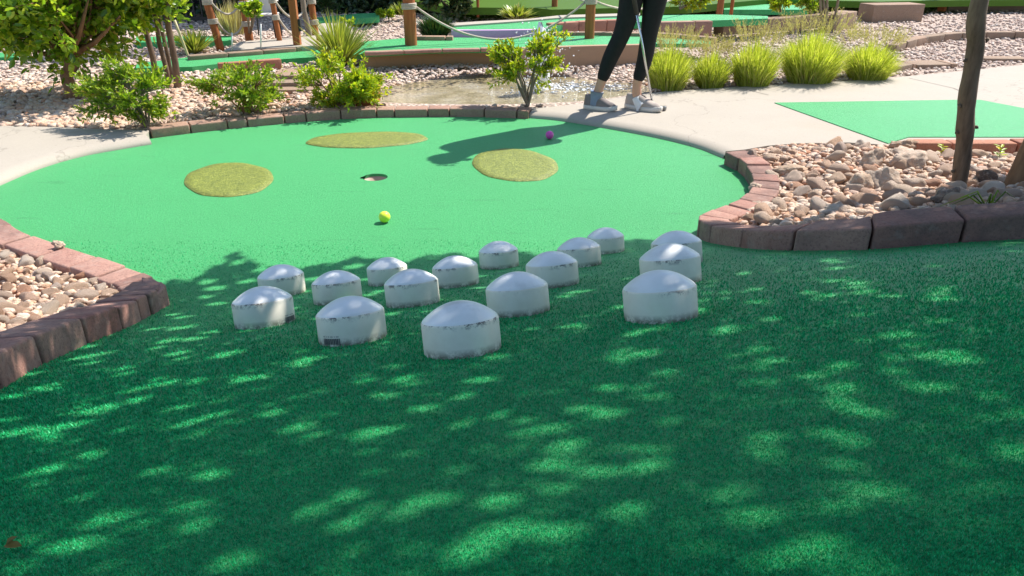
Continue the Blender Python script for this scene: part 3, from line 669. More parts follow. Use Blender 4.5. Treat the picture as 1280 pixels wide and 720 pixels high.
# ------------------------------------------------------------ far lanes and walls
def lane(poly, z, lab, mat=TURF, name='turf_lane', depth=.06):
    P = [tuple(at(x, y, z)[:2]) for x, y in poly]; bm = prism(P, z-depth, z); tag(bmobj(name, bm, mat), lab, kind='structure')
LZ = .17
lane(LA, LZ, 'long narrow green lane crossing behind the pond', depth=.03); lane(LA1, .07, 'lower green lane behind the bushes at left'); lane(LA0, .06, 'green lane glimpsed under the round-leaved shrub')
def wall(name, lab, pts, z0, z1, th, mat, cat='wall', block=None, bev=.006, group=None, seed=0, sink=.03):
    """pts: photo places of the top front edge at height z1; split in blocks if wanted"""
    W = [at(x, y, z1)[:2] for x, y in pts]; L = smooth_poly(W, 4) if len(W) > 2 else np.array(W)
    def zf(x, y): return z0
    if block:
        return kerb(name, lab, L, 1, th, z1-z0, block, mat, zf, sink=sink, group=group)
    root = None; T = np.gradient(L, axis=0); T /= np.linalg.norm(T, axis=1)[:, None]; N = np.stack([-T[:, 1], T[:, 0]], 1)*th
    bm = prism([tuple(p) for p in L]+[tuple(p) for p in (L+N)[::-1]], z0-.03, z1, bev); o = bmobj(name, bm, mat); return tag(o, lab, cat, group)
wall('bridge_wall', 'tan stucco side wall of the lane above the pond', [(455, 66.5), (539, 62.5), (600, 61.5), (618, 61.5)], -.0, LZ-.025, .06, STUCCO)
wall('brick_kerb', 'thin brown coping along the front of the lane above the pond', [(455, 65.5), (480, 64.8), (539, 61.8), (615, 60.6)], LZ-.018, LZ+.008, .07, BRICKB, 'kerb', [.3], sink=.0)
wall('bridge_wall', 'stucco side wall of the lane behind the centre shrub, shade painted into its colour', [(650, 60), (690, 58.8), (735, 57.3), (815, 55.5)], -.03, LZ+.012, .06, concrete_mat('shaded stucco', (.40, .26, .17)))  # same stucco as the pond side, its colour darkened to stand for shade
wall('brick_kerb', 'low red brick kerb in front of the lane at the left behind the bushes', [(272, 79.5), (310, 77), (352, 74)], .03, .10, .06, BRICKR, 'kerb', [.25])
wall('stone_edging', 'dark stone edging behind the left part of the narrow lane', [(236, 70), (300, 65), (386, 58), (467, 50.5)], .07, .105, .08, BRICKD, 'edging', [.3])
wall('stone_edging', 'dark edging behind the narrow lane right of the tall near post', [(520, 45.8), (566, 46)], LZ, LZ+.03, .08, BRICKD, 'edging', [.25])
# culvert
CZ = .225
lane(LC, CZ, 'farther green lane behind the lavender wall')
wall('lavender_wall', 'low lavender painted wall beyond the narrow lane', [(564, 37.5), (610, 37.6), (672, 36.8)], LZ, CZ+.002, .05, LAVEN)
wall('brick_wall', 'red brick retaining wall beyond the lane, left of the player', [(688, 29.5), (735, 26.5), (800, 23.5)], CZ-.05, CZ+.02, .08, REDW, 'wall', [.3])
wall('stone_edging', 'dark edging along the far side of the narrow lane by the right post', [(676, 41.5), (735, 40), (790, 41), (826, 41.8), (893, 47)], LZ, LZ+.03, .08, BRICKD, 'edging', [.3])
wall('brick_wall', 'brown masonry wall under the far lane right of the player', [(824, 27.5), (892, 26)], .10, CZ+.01, .1, BRICKB, 'wall', [.35])
lane([(390, 27.5), (390, 22.5), (430, 18.5), (450, 16.8), (474, 16.2), (474, 21), (440, 24)], .12, 'small far green lane in front of the dark windows')
lane([(676, 17), (690, 13), (728, 10), (770, 11), (770, 17)], .14, 'far green lane beside the bright lawn')
lane([(905, 12), (905, 6), (950, 2), (1010, 4), (1010, 12)], .14, 'far green lane at the top right of the player')
lane([(170, 46), (290, 44.5), (290, 51), (170, 53)], .08, 'short far green lane behind the leaning trunks')
lane([(280, 63), (300, 52), (395, 44), (395, 57)], .11, 'pale concrete pad under the patio chair', CONC, 'path')
lane([(392, 33), (410, 26.5), (440, 26), (440, 42), (392, 44)], .10, 'pale concrete walk behind the yucca', CONC, 'path')
lane([(560, 29), (600, 26.5), (660, 23.5), (700, 19), (800, 16), (800, 19), (700, 22), (640, 27), (566, 32)], .24, 'pale concrete strip behind the farther lane', CONC, 'path', .1)
# lawn
def lawn(poly, z, lab):
    P = [at(x, y, z)[:2] for x, y in poly]; bm = prism([tuple(p) for p in P], z-.08, z); tag(bmobj('lawn', bm, LAWN), lab, kind='structure')
lawn([(560, 9), (670, 10), (690, 12), (770, 10), (860, 8), (960, -1), (1100, 2), (1200, 0), (1500, -2), (1500, -20), (500, -20), (500, -2)], .20, 'bright green lawn beyond the last lanes')
wall('stone_edging', 'pale curved stone edging crossing behind the grass clumps', [(905, 27), (950, 24), (1007, 20.5), (1048, 17)], .10, .20, .14, BRICKD, 'edging', [.5])
wall('stone_block', 'brown stone block joining the pale edging and the big block', [(1048, 18.5), (1072, 14)], .04, .20, .2, BRICKD, 'edging', [.3])
wall('stone_block', 'big tan stone block under the lawn at upper right', [(1093, 6.5), (1157, 5.5)], .05, .22, .3, BRICKD, 'block', [.9], bev=.03)
wall('stone_edging', 'dark curved edging crossing the gravel behind the leaning trunk', [(1122, 56), (1140, 50.5), (1165, 45), (1213, 40.5), (1280, 40), (1380, 44)], .04, .095, .1, BRICKD, 'edging', [.28])
wall('stone_edging', 'low dark edging of the path behind the grass clumps', [(1126, 83), (1146, 79)], .0, .07, .12, BRICKD, 'edging', [.2])
wall('stone_slab', 'flat brown stone slab lying at the path edge right of the grass clumps', [(1146, 80.5), (1198, 79.5)], .0, .06, .22, BRICKD, 'slab', [.3])
wall('stone_edging', 'brown edging along the far path behind the trunk at the right edge', [(1231, 73), (1290, 73.5), (1400, 74)], .0, .055, .15, BRICKD, 'edging', [.35])
# deck
dk = thing('timber_deck', 'grey timber deck step at the top right corner', 'deck', at(1230, 12, .05))
W0 = at(1184, 14, .03); W1 = at(1400, 20, .03)
for k, (z0, z1, m_) in enumerate([(.03, .14, TIMB), (.145, .17, CONC)]):
    a = at(1184, 13.5, .03); b = at(1420, 19, .03); V, f = join([box(((a[0]+b[0])/2, a[1]+.7+(-.03 if k else 0), (z0+z1)/2), (b[0]-a[0], 1.4, z1-z0), 0, .004)]); part('deck_top' if k else 'side_board', V, f, m_, dk)
# stepping slabs and timber box
stp = thing('stone_steps', 'stacked flat stone steps between the two bushes', 'steps', at(366, 112, .03))
for k in range(3):
    p = at(366, 116-k*9, .03+.025*k); V, f = box((p[0], p[1]+.12, .03+.025*k), (.28, .3, .05), .08, .008); part('slab', V, f, BRICKD, stp)
bx = thing('timber_box', 'low brown timber box beside the pond behind the kerb', 'box', at(448, 132, .03)); p = at(440, 132, .03)
V, f = join([box((p[0], p[1]+.02, .07), (.24, .03, .11), 0, .003), box((p[0]+.12, p[1]+.11, .075), (.03, .22, .12), 0, .003), box((p[0]-.12, p[1]+.11, .075), (.03, .22, .12), 0, .003)]); part('frame', V, f, POST, bx)
# ------------------------------------------------------------ posts and ropes
def post(px, py, wpx, lean=0., z=.0, h=.95, wraps=(), lab='', top=None, sq=False, mat=None):
    p = at(px, py, z); dep = proj(p)[2]; R = wpx/2*dep/F
    t = thing('rope_post', lab, 'post', p, 'round timber rope posts'); 
    tp = np.array([p[0]+lean*h, p[1], z+h]); n = 4 if sq else 14
    L = np.linspace(p-np.array([0, 0, .05]), tp, 8); rr = np.full(8, R*(1.25 if sq else 1)); rr[-1] *= .9
    V, f = tube(L, rr, n); part('post', V, f, mat or POST, t, not sq); pts = []
    for wz in wraps:
        q = p+(tp-p)*((wz-z)/h); th = np.linspace(0, 2*pi*4, 80); W = np.stack([q[0]+(R+.006)*np.cos(th), q[1]+(R+.006)*np.sin(th), q[2]+(th/(2*pi)-2)*.011], 1)
        V, f = tube(W, .0065, 6); part('rope_wrap', V, f, ROPE, t, True); pts.append(q)
    return p, tp, pts, R
def yz(px, py, Y): return atY(px, py, Y)[2]
p1 = at(277, 63, .03)[1]; q1 = post(277, 63, 9.5, -.055/.4*1., .03, .75, (yz(275, 27, p1), yz(272, 3, p1)), 'orange-brown rope post left of the patio chair')
p2 = at(312, 50, .1)[1]; q2 = post(312, 50, 10, -.02, .1, .36, (yz(312, 30, p2), yz(311, 5, p2)), 'short rope post with climbing leaves behind the white stake')
p3 = at(350, 52, .1)[1]; q3 = post(350, 52, 6.5, -.06, .1, .7, (yz(349, 22, p3), yz(347, 1, p3)), 'thin rope post right of the patio chair')
p5 = at(395, 45, .1)[1]; q5 = post(395, 45, 8, -.03, .1, .7, (yz(394, 28, p5), yz(393, 2, p5)), 'rope post right of the grey tree trunk')
p6 = at(515.5, 84, .0)[1]; q6 = post(515.5, 84, 15, .0, .0, .95, (yz(515, 8, p6), .88), 'thick rope post in front of the pond lane, left of the centre shrub')
p7 = at(735.5, 74, .0)[1]; q7 = post(735.5, 74, 12, .0, .0, .95, (yz(735, 2, p7), .9), 'rope post right behind the water jet, left of the player')
p8 = at(693, 15, .14)[1]; q8 = post(693, 15, 7.5, .0, .14, .8, (.75,), 'distant rope post on the lawn edge left of the player')
p9 = at(597.5, 16, .14)[1]; q9 = post(597.5, 16, 3.6, .0, .14, .7, (.7,), 'thin distant rope post beside the dark bush')
pA = at(897, 33, .06)[1]; qA = post(897, 33, 8, .02, .06, .9, (.8,), 'rope post right of the player in the far gravel')
pB = at(914, 16, .14)[1]; qB = post(914, 16, 4.5, .0, .14, .8, (.75,), 'thin far rope post beside the lawn bushes')
pC = at(1178, 9, .1)[1]; qC = post(1178, 9, 9, .0, .1, .9, (.8,), 'square orange post at the corner of the timber deck', sq=True)
def rope(a, b, sag, lab, r=.010):
    t = np.linspace(0, 1, 28)[:, None]; P = a*(1-t)+b*t; P[:, 2] -= (4*sag*t*(1-t))[:, 0]; V, f = tube(P, r, 8); c = P.mean(0)
    o = meshobj('rope', V-c, f, ROPE, None, True); o.location = tuple(c); tag(o, lab, 'rope', 'ropes slung between the posts')
def side(q, i, s): v = q[2][i].copy(); v[0] += s*q[3]; return v
rope(side(q6, 0, 1), side(q7, 0, -1), .27, 'long pale rope sagging between the thick post and the post by the water jet', .009)
rope(side(q6, 1, 1), side(q7, 1, -1), .2, 'upper rope above the long sagging one')
rope(side(q1, 0, 1), side(q2, 0, -1), .10, 'low rope drooping between the two posts left of the patio chair', .009)
rope(side(q1, 1, 1), side(q2, 1, -1), .09, 'upper rope between the two posts left of the patio chair', .009)
rope(side(q3, 1, 1), side(q5, 1, -1), .14, 'upper rope between the two posts right of the patio chair', .009)
rope(side(q3, 0, 1), side(q5, 0, -1), .14, 'lower rope between the two posts right of the patio chair', .009)
rope(side(q9, 0, 1), side(q8, 0, -1), .2, 'distant rope hanging across the yellow agave', .012)
rope(side(q7, 0, 1), side(qA, 0, -1), .25, 'rope running from the water jet post behind the player')
rope(side(q7, 0, -1), side(q8, 0, 1)-np.array([0, 0, .3]), .03, 'rope running down and back from the water jet post', .007)
# bollard lamp, stake, poles
bl = at(372, 56, .11); t = thing('bollard', 'orange timber bollard with a small black box on its right', 'bollard', bl)
V, f = box(bl+[0, 0, .2], (.06, .06, .42), 0, .006); part('post', V, f, POST, t); V, f = box(bl+[0, 0, .42], (.085, .085, .04), 0, .01); part('cap', V, f, POST, t); V, f = box(bl+[.04, 0, .16], (.02, .05, .10), 0, .003); part('side_box', V, f, plain('black plastic', (.02, .02, .02)), t)
WM = plain('white painted steel', (.7, .68, .66), .4)
for x, y0, y1, lab in [(290, 64, 41, 'short white steel stake under the drooping rope'), (326, 62, 30, 'taller white steel stake in front of the patio chair')]:
    a = at(x, y0, .1); b = atY(x, y1, a[1]); V, f = tube([a, (a+b)/2, b], .006, 8); o = meshobj('steel_stake', V-a, f, WM, None, True); o.location = tuple(a); tag(o, lab, 'stake')
a = at(239, 80, .03); b = atY(218, 25, a[1]); V, f = tube(np.linspace(a, b, 5), .011, 8); o = meshobj('bamboo_cane', V-a, f, plain('bamboo', (.5, .42, .22), .5, .4, 0, .4), None, True); o.location = tuple(a); tag(o, 'pale bamboo cane leaning beside the dark trunks', 'cane')
# patio chair
pc = at(334, 46, .1); ch = thing('patio_chair', 'pale metal patio chair with dark legs behind the rope posts', 'chair', pc)
CH = plain('pale mesh fabric', (.55, .53, .50), .5); CHD = plain('dark steel', (.03, .03, .03), .4)
V, f = join([box(pc+[0, .0, .20], (.22, .22, .015), 0, .005)]); part('seat', V, f, CH, ch)
V, f = join([box(pc+[-.02, .10, .30], (.22, .012, .20), 0, .005)]); part('backrest', V, f, CH, ch)
for sx in (-1, 1):
    V, f = tube([pc+[sx*.11, -.10, .20], pc+[sx*.115, -.09, .30], pc+[sx*.115, .0, .32], pc+[sx*.11, .1, .31]], .008, 6); part('armrest', V, f, WM, ch, True)
    for sy in (-1, 1): V, f = tube([pc+[sx*.11, sy*.10, 0], pc+[sx*.1, sy*.1, .2]], .007, 6); part('leg', V, f, CHD, ch, True)
print('posts ok')
# ------------------------------------------------------------ foliage helpers
def unit(v): return v/(np.linalg.norm(v, axis=-1, keepdims=True)+1e-9)
def leaves(C, D, N, L, W, fold=.15):
    n = len(C); D = unit(D); B = unit(np.cross(N, D)); N = np.cross(D, B); L = L[:, None]; W = W[:, None]
    v = np.stack([C, C+D*L*.35+B*W*.42+N*W*fold, C+D*L*.35-B*W*.42+N*W*fold, C+D*L*.72+B*W*.40+N*W*fold*.6, C+D*L*.72-B*W*.40+N*W*fold*.6, C+D*L-N*L*.06], 1).reshape(-1, 3)
    b = np.arange(n)[:, None]*6
    f = np.vstack([b+[0, 2, 4, 3], b+[0, 3, 5, 5], ]) if 0 else None
    q = np.vstack([b+np.array([[0, 2, 4, 3]])*1, ]) if 0 else None
    quads = np.vstack([b+np.array([0, 2, 4, 5]), b+np.array([0, 5, 3, 1])])
    return v, quads
def ell_pts(n, r, shell=.45):
    d = unit(r.normal(size=(n, 3))); return d*(r.uniform(shell**3, 1, n)**(1/3))[:, None]
def shrub(name, lab, base, cen, rad, nt, nl, Ls, Ws, lmat, bmat, seed, cat='shrub', group=None, stem_r=.008, clump=.09, fork=None, lobes=9):
    r = np.random.default_rng(seed); root = thing(name, lab, cat, base, group); cen = np.array(cen); rad = np.array(rad)
    lob = ell_pts(lobes, r, .6)*.84; tips = []
    for k in range(nt):
        c = lob[r.integers(lobes)]; tips.append(np.clip(c+r.normal(size=3)*.19, -1.15, 1.15))
    tips = cen+np.array(tips)*rad
    tips = tips[tips[:, 2] > base[2]+.02]
    top = np.array(fork if fork is not None else base, float); TB = []; lc = cen+lob*rad*.62
    for c in lc:
        mid = top*.55+c*.45+r.normal(size=3)*.05*rad; TB.append(tube(np.array([top, top*.6+mid*.4, mid, c]), [stem_r, stem_r*.8, stem_r*.62, stem_r*.35], 6, False))
    C = []; D = []
    for k, tp in enumerate(tips):
        c = lc[np.argmin(((lc-tp)**2).sum(1))]; c = c*.8+top*.2; mid = c*.5+tp*.5+r.normal(size=3)*.05*rad
        if k < 160: TB.append(tube(np.array([c, mid, tp]), [stem_r*.3, stem_r*.22, stem_r*.12], 4, False))
        m = nl; t = r.uniform(0, 1, m); along = mid+(tp-mid)*(.1+1.0*t)[:, None]; ax = unit(tp-mid)
        d = unit(r.normal(size=(m, 3))*.8+ax*1.1+np.array([0, 0, .35])); C.append(along+d*Ls*.1+r.normal(size=(m, 3))*clump*rad.mean()*.3); D.append(d)
    C = np.vstack(C); D = np.vstack(D); n = len(C); N = unit(r.normal(size=(n, 3))*.75+np.array([0, 0, .8])+(C-cen)*.4)
    ok = C[:, 2] > base[2]+.01; C = C[ok]; D = D[ok]; N = N[ok]; n = len(C)
    V, f = leaves(C, D, N, Ls*r.uniform(.55, 1.2, n), Ws*r.uniform(.6, 1.15, n))
    part('foliage', V, f, lmat, root); Vt, ft = join(TB); part('stem', Vt, ft, bmat, root, True); return root
def trunk_args(tr, r0): tr = np.array(tr); return tr, np.linspace(r0, r0*.8, len(tr))
def clump(name, lab, px, py, wpx, hpx, n, seed, mat=BLADE, seeds=130, cat='ornamental grass', group='bright grass clumps behind the path', z=.03, wid=.0042, stiff=.62, base_r=.5, dry=.12):
    r = np.random.default_rng(seed); b = at(px, py, z); dep = proj(b)[2]; R = wpx/2*dep/F*(1.3 if mat is BLADE else 1.25); H = hpx*dep/F*1.08; b[1] += R*.25
    root = thing(name, lab, cat, b, group)
    def blades(n, R, H, wid, lean0, m):
        a = r.uniform(0, 6.283, n); rr = np.sqrt(r.uniform(0, 1, n)); out = np.stack([np.cos(a), np.sin(a), 0*a], 1); base = b+out*(rr*R*base_r)[:, None]
        ln = rr**1.2; Hh = H*r.uniform(.42, 1.08, n)*(1-.35*ln); Rr = R*(1-base_r)*ln**.8*r.uniform(.6, 1.15, n); K = 5; Vs = []
        side_ = np.stack([-np.sin(a), np.cos(a), 0*a], 1); tw = r.uniform(-1, 1, n); sd_ = unit(side_+out*tw[:, None]); ben = r.normal(size=n)*.06*R
        for k in range(K):
            t = k/(K-1); z_ = Hh*(t**(.85) if stiff > .7 else (1.25*t-.25*t**2.5)); x_ = Rr*(t**(1.+1.2*(1-stiff)))
            c = base+out*x_[:, None]+side_*(ben*t*t)[:, None]; c[:, 2] += z_-.01; ww = wid*(1-t)**.6*.5+.0004; Vs += [c-sd_*ww, c+sd_*ww]
        V = np.stack(Vs, 1).reshape(-1, 3); bb = np.arange(n)[:, None]*2*K; f = np.vstack([bb+np.array([2*k, 2*k+1, 2*k+3, 2*k+2]) for k in range(K-1)]); return V, f
    n = int(n*1.5) if mat is BLADE else n; V, f = blades(n, R, H, wid, 0, mat); part('blades', V, f, mat, root)
    if dry: V, f = blades(int(n*dry), R*.75, H*.45, wid, 0, DRY); part('dead_blades', V, f, DRY, root)
    if seeds:
        C = []; D = []; a = r.uniform(0, 6.283, seeds); rr = np.sqrt(r.uniform(0, 1, seeds)); TB = []; 
        for i in range(seeds):
            o = np.array([cos(a[i]), sin(a[i]), 0]); p0 = b+o*R*.1; p1 = b+o*R*rr[i]*1.0+np.array([0, 0, H*r.uniform(.98, 1.28)]); 
            for k in range(16):
                t = .80+.2*k/15; C.append(p0*(1-t)+p1*t+o*R*.1*(t-.8)); D.append(r.normal(size=3)*.5+[0, 0, 1]+o*.3)
            if i % 2 == 0: TB.append((p0, p1))
        C = np.array(C); n2 = len(C); V, f = leaves(C, np.array(D), r.normal(size=(n2, 3)), np.full(n2, .020), np.full(n2, .0028)); part('seed_heads', V, f, SEED, root)
    return root
clump('grass_clump', 'bright green grass clump immediately right of the player', 836, 112, 60, 55, 1500, 61)
clump('grass_clump', 'smallest grass clump, second from the player', 889, 109, 50, 44, 1200, 62)
clump('grass_clump', 'medium grass clump with brown base, third from the player', 943, 108, 60, 56, 1600, 63)
clump('grass_clump', 'biggest bright grass clump, fourth from the player', 1015, 104, 78, 62, 2200, 64)
clump('grass_clump', 'grass clump farthest right at the end of the row', 1088, 100, 66, 46, 1700, 65)
clump('yucca', 'spiky yellow-green yucca beside the leaning dark trunks', 240, 68, 60, 34, 260, 66, YUC, 0, 'yucca', None, .03, .018, .9, .1, .1)
clump('yucca', 'large spiky yucca rising behind the bush in front of the pond', 422, 84, 100, 66, 420, 67, YUC, 0, 'yucca', None, .03, .017, .9, .08, .1)
clump('agave', 'yellow spiky agave beyond the lavender wall', 646, 24.5, 52, 19, 200, 68, YUC, 0, 'agave', None, .22, .04, .85, .2, 0)
clump('agave', 'pale spiky plant right behind the thick rope post', 500, 18, 30, 16, 120, 69, YUC, 0, 'agave', None, .1, .03, .9, .2, 0)
clump('ornamental_grass', 'dark green needle-like plant mound beside the lavender wall', 543, 45, 48, 27, 900, 70, LEAF_D, 0, 'ornamental grass', None, LZ, .014, .6, .5, 0)
for i, (x, y, w_) in enumerate([(476, 23, 9.5), (488.5, 22, 9)]):
    b = at(x, y, .08); dep = proj(b)[2]; R = w_/2*dep/F
    shrub('ball_shrub', ['left of two small round clipped shrubs by the far green', 'right of two small round clipped shrubs by the far green'][i], b, b+[0, 0, R*.9], (R, R, R*.95), 60, 12, .04, .02, LEAF_M, BARKG, 70+i, group='small round clipped shrubs')
print('grass ok')
# ------------------------------------------------------------ shrubs
def sh(px, py, x0, x1, y0, y1, z=.03, dy=0):
    b = at(px, py, z); Y = b[1]+dy; A = atY(x0, y1, Y); B = atY(x1, y0, Y); cen = (A+B)/2; rad = np.array([(B[0]-A[0])/2, (B[0]-A[0])/2*.8, (B[2]-A[2])/2]); return b, cen, rad
b, cen, rad = sh(92, 124, -70, 212, -140, 92)
tr = np.array([b+[0, 0, -.03], b+[-.01, 0, .08], atY(88, 78, b[1])]); t2 = np.array(tr)
rt = shrub('shrub_tree', 'large round-leaved shrub with a thick twisted trunk at upper left', b, cen, rad, 620, 24, .058, .033, LEAF_BIG, BARKB, 81, 'shrub', None, .012, .1, atY(88, 72, b[1]), lobes=26)
V, f = tube(np.array([b+[.02, 0, -.03], b+[.0, 0, .06], b+[-.01, .0, .14], atY(90, 82, b[1]), atY(84, 66, b[1])]), [.055, .040, .036, .040, .028], 12); part('trunk', V, f, BARKB, rt, True)
TB = []
for x, y in [(40, 30), (60, 10), (95, 20), (130, 35), (110, 0), (20, 50), (150, 20), (75, 40)]:
    e = atY(x, y, b[1]+random.uniform(-.2, .2)); s0 = atY(86, 72, b[1]); TB.append(tube(np.array([s0, s0*.5+e*.5+[0, 0, -.03], e]), [.022, .014, .006], 7))
V, f = join(TB); part('branch', V, f, BARKB, rt, True)
b, cen, rad = sh(186, 160, 112, 216, 72, 152); shrub('shrub', 'light green fine-leaved shrub leaning over the left path', b, cen, rad, 210, 22, .030, .012, LEAF_M, BARKG, 82, lobes=14)
b, cen, rad = sh(306, 141, 246, 364, 74, 142); shrub('shrub', 'small green bush behind the left part of the brown kerb', b, cen, rad, 220, 20, .027, .013, LEAF_M, BARKB, 83, lobes=12)
b, cen, rad = sh(420, 134, 372, 484, 58, 136); shrub('shrub', 'leafy yellow-green bush in front of the yucca', b, cen, rad, 330, 20, .032, .014, LEAF_Y, BARKB, 84, lobes=20)
b, cen, rad = sh(660, 133, 606, 710, 34, 108); shrub('shrub', 'small upright yellow-green shrub in the middle beside the pond', b, cen, rad, 150, 22, .030, .014, LEAF_Y, BARKG, 85, stem_r=.009, lobes=13)
b, cen, rad = sh(575, 18, 530, 592, -25, 18, .14); shrub('shrub', 'dark rounded bush in front of the dark windows', b, cen, rad, 160, 18, .07, .035, LEAF_D, BARKG, 86)
b, cen, rad = sh(318, 18, 300, 330, 0, 20, .35, -.2); shrub('climbing_plant', 'leafy plant hanging over the short rope post', at(312, 48, .1), cen, rad, 40, 14, .04, .025, LEAF_M, BARKG, 87, 'plant')
b, cen, rad = sh(975, 15, 955, 992, -8, 15, .2); shrub('shrub', 'small bright bush on the far side of the pale edging, left one', b, cen, rad, 60, 14, .05, .02, LEAF_Y, BARKG, 88)
b, cen, rad = sh(1012, 16, 992, 1030, -12, 16, .2); shrub('shrub', 'small green bush on the far side of the pale edging, right one', b, cen, rad, 60, 14, .05, .02, LEAF_M, BARKG, 89)
b, cen, rad = sh(850, 12, 826, 892, -18, 13, .2); shrub('shrub', 'bright far bush just right of the player', b, cen, rad, 90, 14, .06, .028, LEAF_Y, BARKG, 90)
b, cen, rad = sh(435, 55, 425, 440, 18, 45, .1); shrub('shrub', 'thin leafy sprout standing behind the yucca', at(434, 52, .1), cen, rad, 24, 14, .03, .015, LEAF_Y, BARKG, 92)
b, cen, rad = sh(410, 22, 396, 425, -10, 18, .1); shrub('shrub', 'low dark plants under the dark windows', b, cen, rad, 50, 14, .05, .02, LEAF_D, BARKG, 94)
# silvery tall grasses behind the chair
clump('ornamental_grass', 'silvery upright grass behind the patio chair', 290, 42, 36, 44, 260, 95, SEED, 0, 'ornamental grass', None, .1, .012, .95, .6, 0)
# small tree behind the clumps
b = at(1036, 40, .03); rt = thing('small_tree', 'small thin-stemmed tree behind the biggest grass clump', 'tree', b)
TB = [tube(np.linspace(at(x, 40, .03), atY(x+dx, -20, at(x, 40, .03)[1]), 6), [.020, .018, .016, .014, .012, .01], 7) for x, dx in [(1028, -4), (1033, 1), (1041, 10), (1035, -9)]]; V, f = join(TB); part('trunk', V, f, BARKG, rt, True)
r = np.random.default_rng(96); n = 1500; C = atY(1045, -10, b[1])+r.normal(size=(n, 3))*np.array([.30, .25, .13]); C = C[C[:, 2] > .42]; n = len(C); V, f = leaves(C, r.normal(size=(n, 3)), r.normal(size=(n, 3))+[0, 0, 1], np.full(n, .05), np.full(n, .026)); part('foliage', V, f, LEAF_Y, rt)
# leaning multi-stem tree at left and grey trunk
def stems(name, lab, L, mat, crown_c, crown_r, nl, seed, lm=LEAF_M, ls=.06):
    b = at(L[0][0][0], L[0][0][1], .03); rt = thing(name, lab, 'tree', b)
    TB = []
    for (x0, y0), (x1, y1), w_ in L:
        a = at(x0, y0, .03); R = w_/2*proj(a)[2]/F; e = atY(x1, y1, a[1]); e2 = e+(e-a)*1.6; TB.append(tube(np.array([a-[0, 0, .04], a*.7+e*.3+[.006, 0, 0], a*.3+e*.7-[.008, 0, 0], e, e2]), [R*1.2, R, R*.95, R*.85, R*.5], 9))
    V, f = join(TB); part('trunk', V, f, mat, rt, True); r = np.random.default_rng(seed); lob = ell_pts(12, r, .4); C = np.array(crown_c)+(lob[r.integers(12, size=nl)]+r.normal(size=(nl, 3))*.22)*np.array(crown_r)
    V, f = leaves(C, r.normal(size=(nl, 3)), r.normal(size=(nl, 3))*.6+[0, 0, 1], np.full(nl, ls), np.full(nl, ls*.5)); part('crown', V, f, lm, rt)
stems('multi_stem_tree', 'slender dark multi-stemmed tree behind the shrubs at left', [((222, 111), (208, 0), 8), ((196, 103), (176, 0), 7), ((211, 108), (196, 30), 6), ((214, 100), (197, 0), 5)], BARK, (-2.9, 5.3, 2.3), (.7, .6, .5), 2600, 97)
stems('young_tree', 'young tree with a grey trunk beside the orange bollard', [((388, 56), (378, -5), 7)], BARKG, (-2.3, 7.6, 2.1), (.6, .6, .5), 1800, 98)
# weeds
def weed(px, py, h, n, seed, lab, mat=LEAF_Y):
    p = atg(px, py, BZ+.03); r = np.random.default_rng(seed); C = []; D = []
    for k in range(n): a = r.uniform(0, 6.28); t = k/n; C.append(p+[0, 0, h*t]); D.append([cos(a), sin(a), .35])
    V, f = leaves(np.array(C)-p, np.array(D), np.tile([0, 0, 1.], (n, 1)), np.full(n, h*.75), np.full(n, h*.3)); rt = thing('weed', lab, 'weed', p); meshobj('leaves', V, f, mat, rt); V, f = tube([[0, 0, -.02], [0, 0, h]], .0012, 5); meshobj('stem', V, f, mat, rt)
weed(1177, 190, .035, 9, 1, 'small yellow-green weed in front of the red brick kerb, left of the trunk'); weed(1249, 196, .05, 14, 2, 'taller yellow-green weed in front of the red brick kerb, right of the trunk')
r = np.random.default_rng(8); p = atg(1235, 262, BZ+.02); rt = thing('grass_sprig', 'thin green grass blades arching at the foot of the right trunk', 'grass', p); TB = []
for k in range(9):
    e = np.array([r.uniform(-.16, .16), r.uniform(-.05, .05), r.uniform(.01, .04)]); TB.append(tube([[0, 0, 0], e*.5+[0, 0, .035], e], [.003, .0025, .0006], 4))
V, f = join(TB); meshobj('blades', V, f, LEAF_M, rt)
# dropped leaf
p = atg(15, 683, .006); n_ = gn(p[0], p[1]); V, f = leaves(np.array([[0, 0, 0], [.002, .001, .001]]), np.array([[1, .1, 0], [.6, .7, .3]]), np.array([[0, -.2, 1.], [0, 0, 1.]]), np.array([.014, .009]), np.array([.008, .006]), .3)
o = meshobj('fallen_leaf', V, f, plain('dry leaf', (.22, .15, .03), .6)); o.location = tuple(p-np.array([.007, 0, 0])); o['label'] = 'curled brown fallen leaf on the turf at the lower left corner'; o['category'] = 'leaf'
print('shrubs ok')
# ------------------------------------------------------------ dark building, iron fence, hedge far behind
DK = plain('dark glass', (.008, .009, .012), .08, .5); DW = plain('dark wall', (.03, .026, .03), .8); MUL = plain('window frame', (.015, .015, .016), .4)
bl = thing('building', 'dark building with large shaded windows far behind the lanes', 'building', (-4.5, 11.2, 0)); x0, x1, Y = -12, .1, 11.2
V, f = join([box(((x0+x1)/2, Y+2.5, 1.7), (x1-x0, 4.6, 3.4), 0, .01)]); part('wall', V, f, DW, bl)
V, f = box(((x0+x1)/2, Y+2.0, 3.5), (x1-x0+.8, 6.4, .16), 0, .02); part('roof', V, f, DW, bl)
for k in range(10):
    xx = x0+.7+k*1.22; V, f = join([box((xx+s_*.55, Y+.17, 1.35), (.07, .08, 2.4), 0, .004) for s_ in (-1, 1)]+[box((xx, Y+.16, z_), (1.02, .05, .06)) for z_ in (.22, 1.5, 2.52)]); w_ = part('window', V, f, MUL, bl)
    V, f = box((xx, Y+.185, 1.35), (1.02, .03, 2.3)); part('pane', V, f, DK, w_)
fe = thing('iron_fence', 'low black iron fence in front of the dark building at left', 'fence', (-5, 9.15, 0)); IR = plain('black iron', (.012, .012, .013), .4)
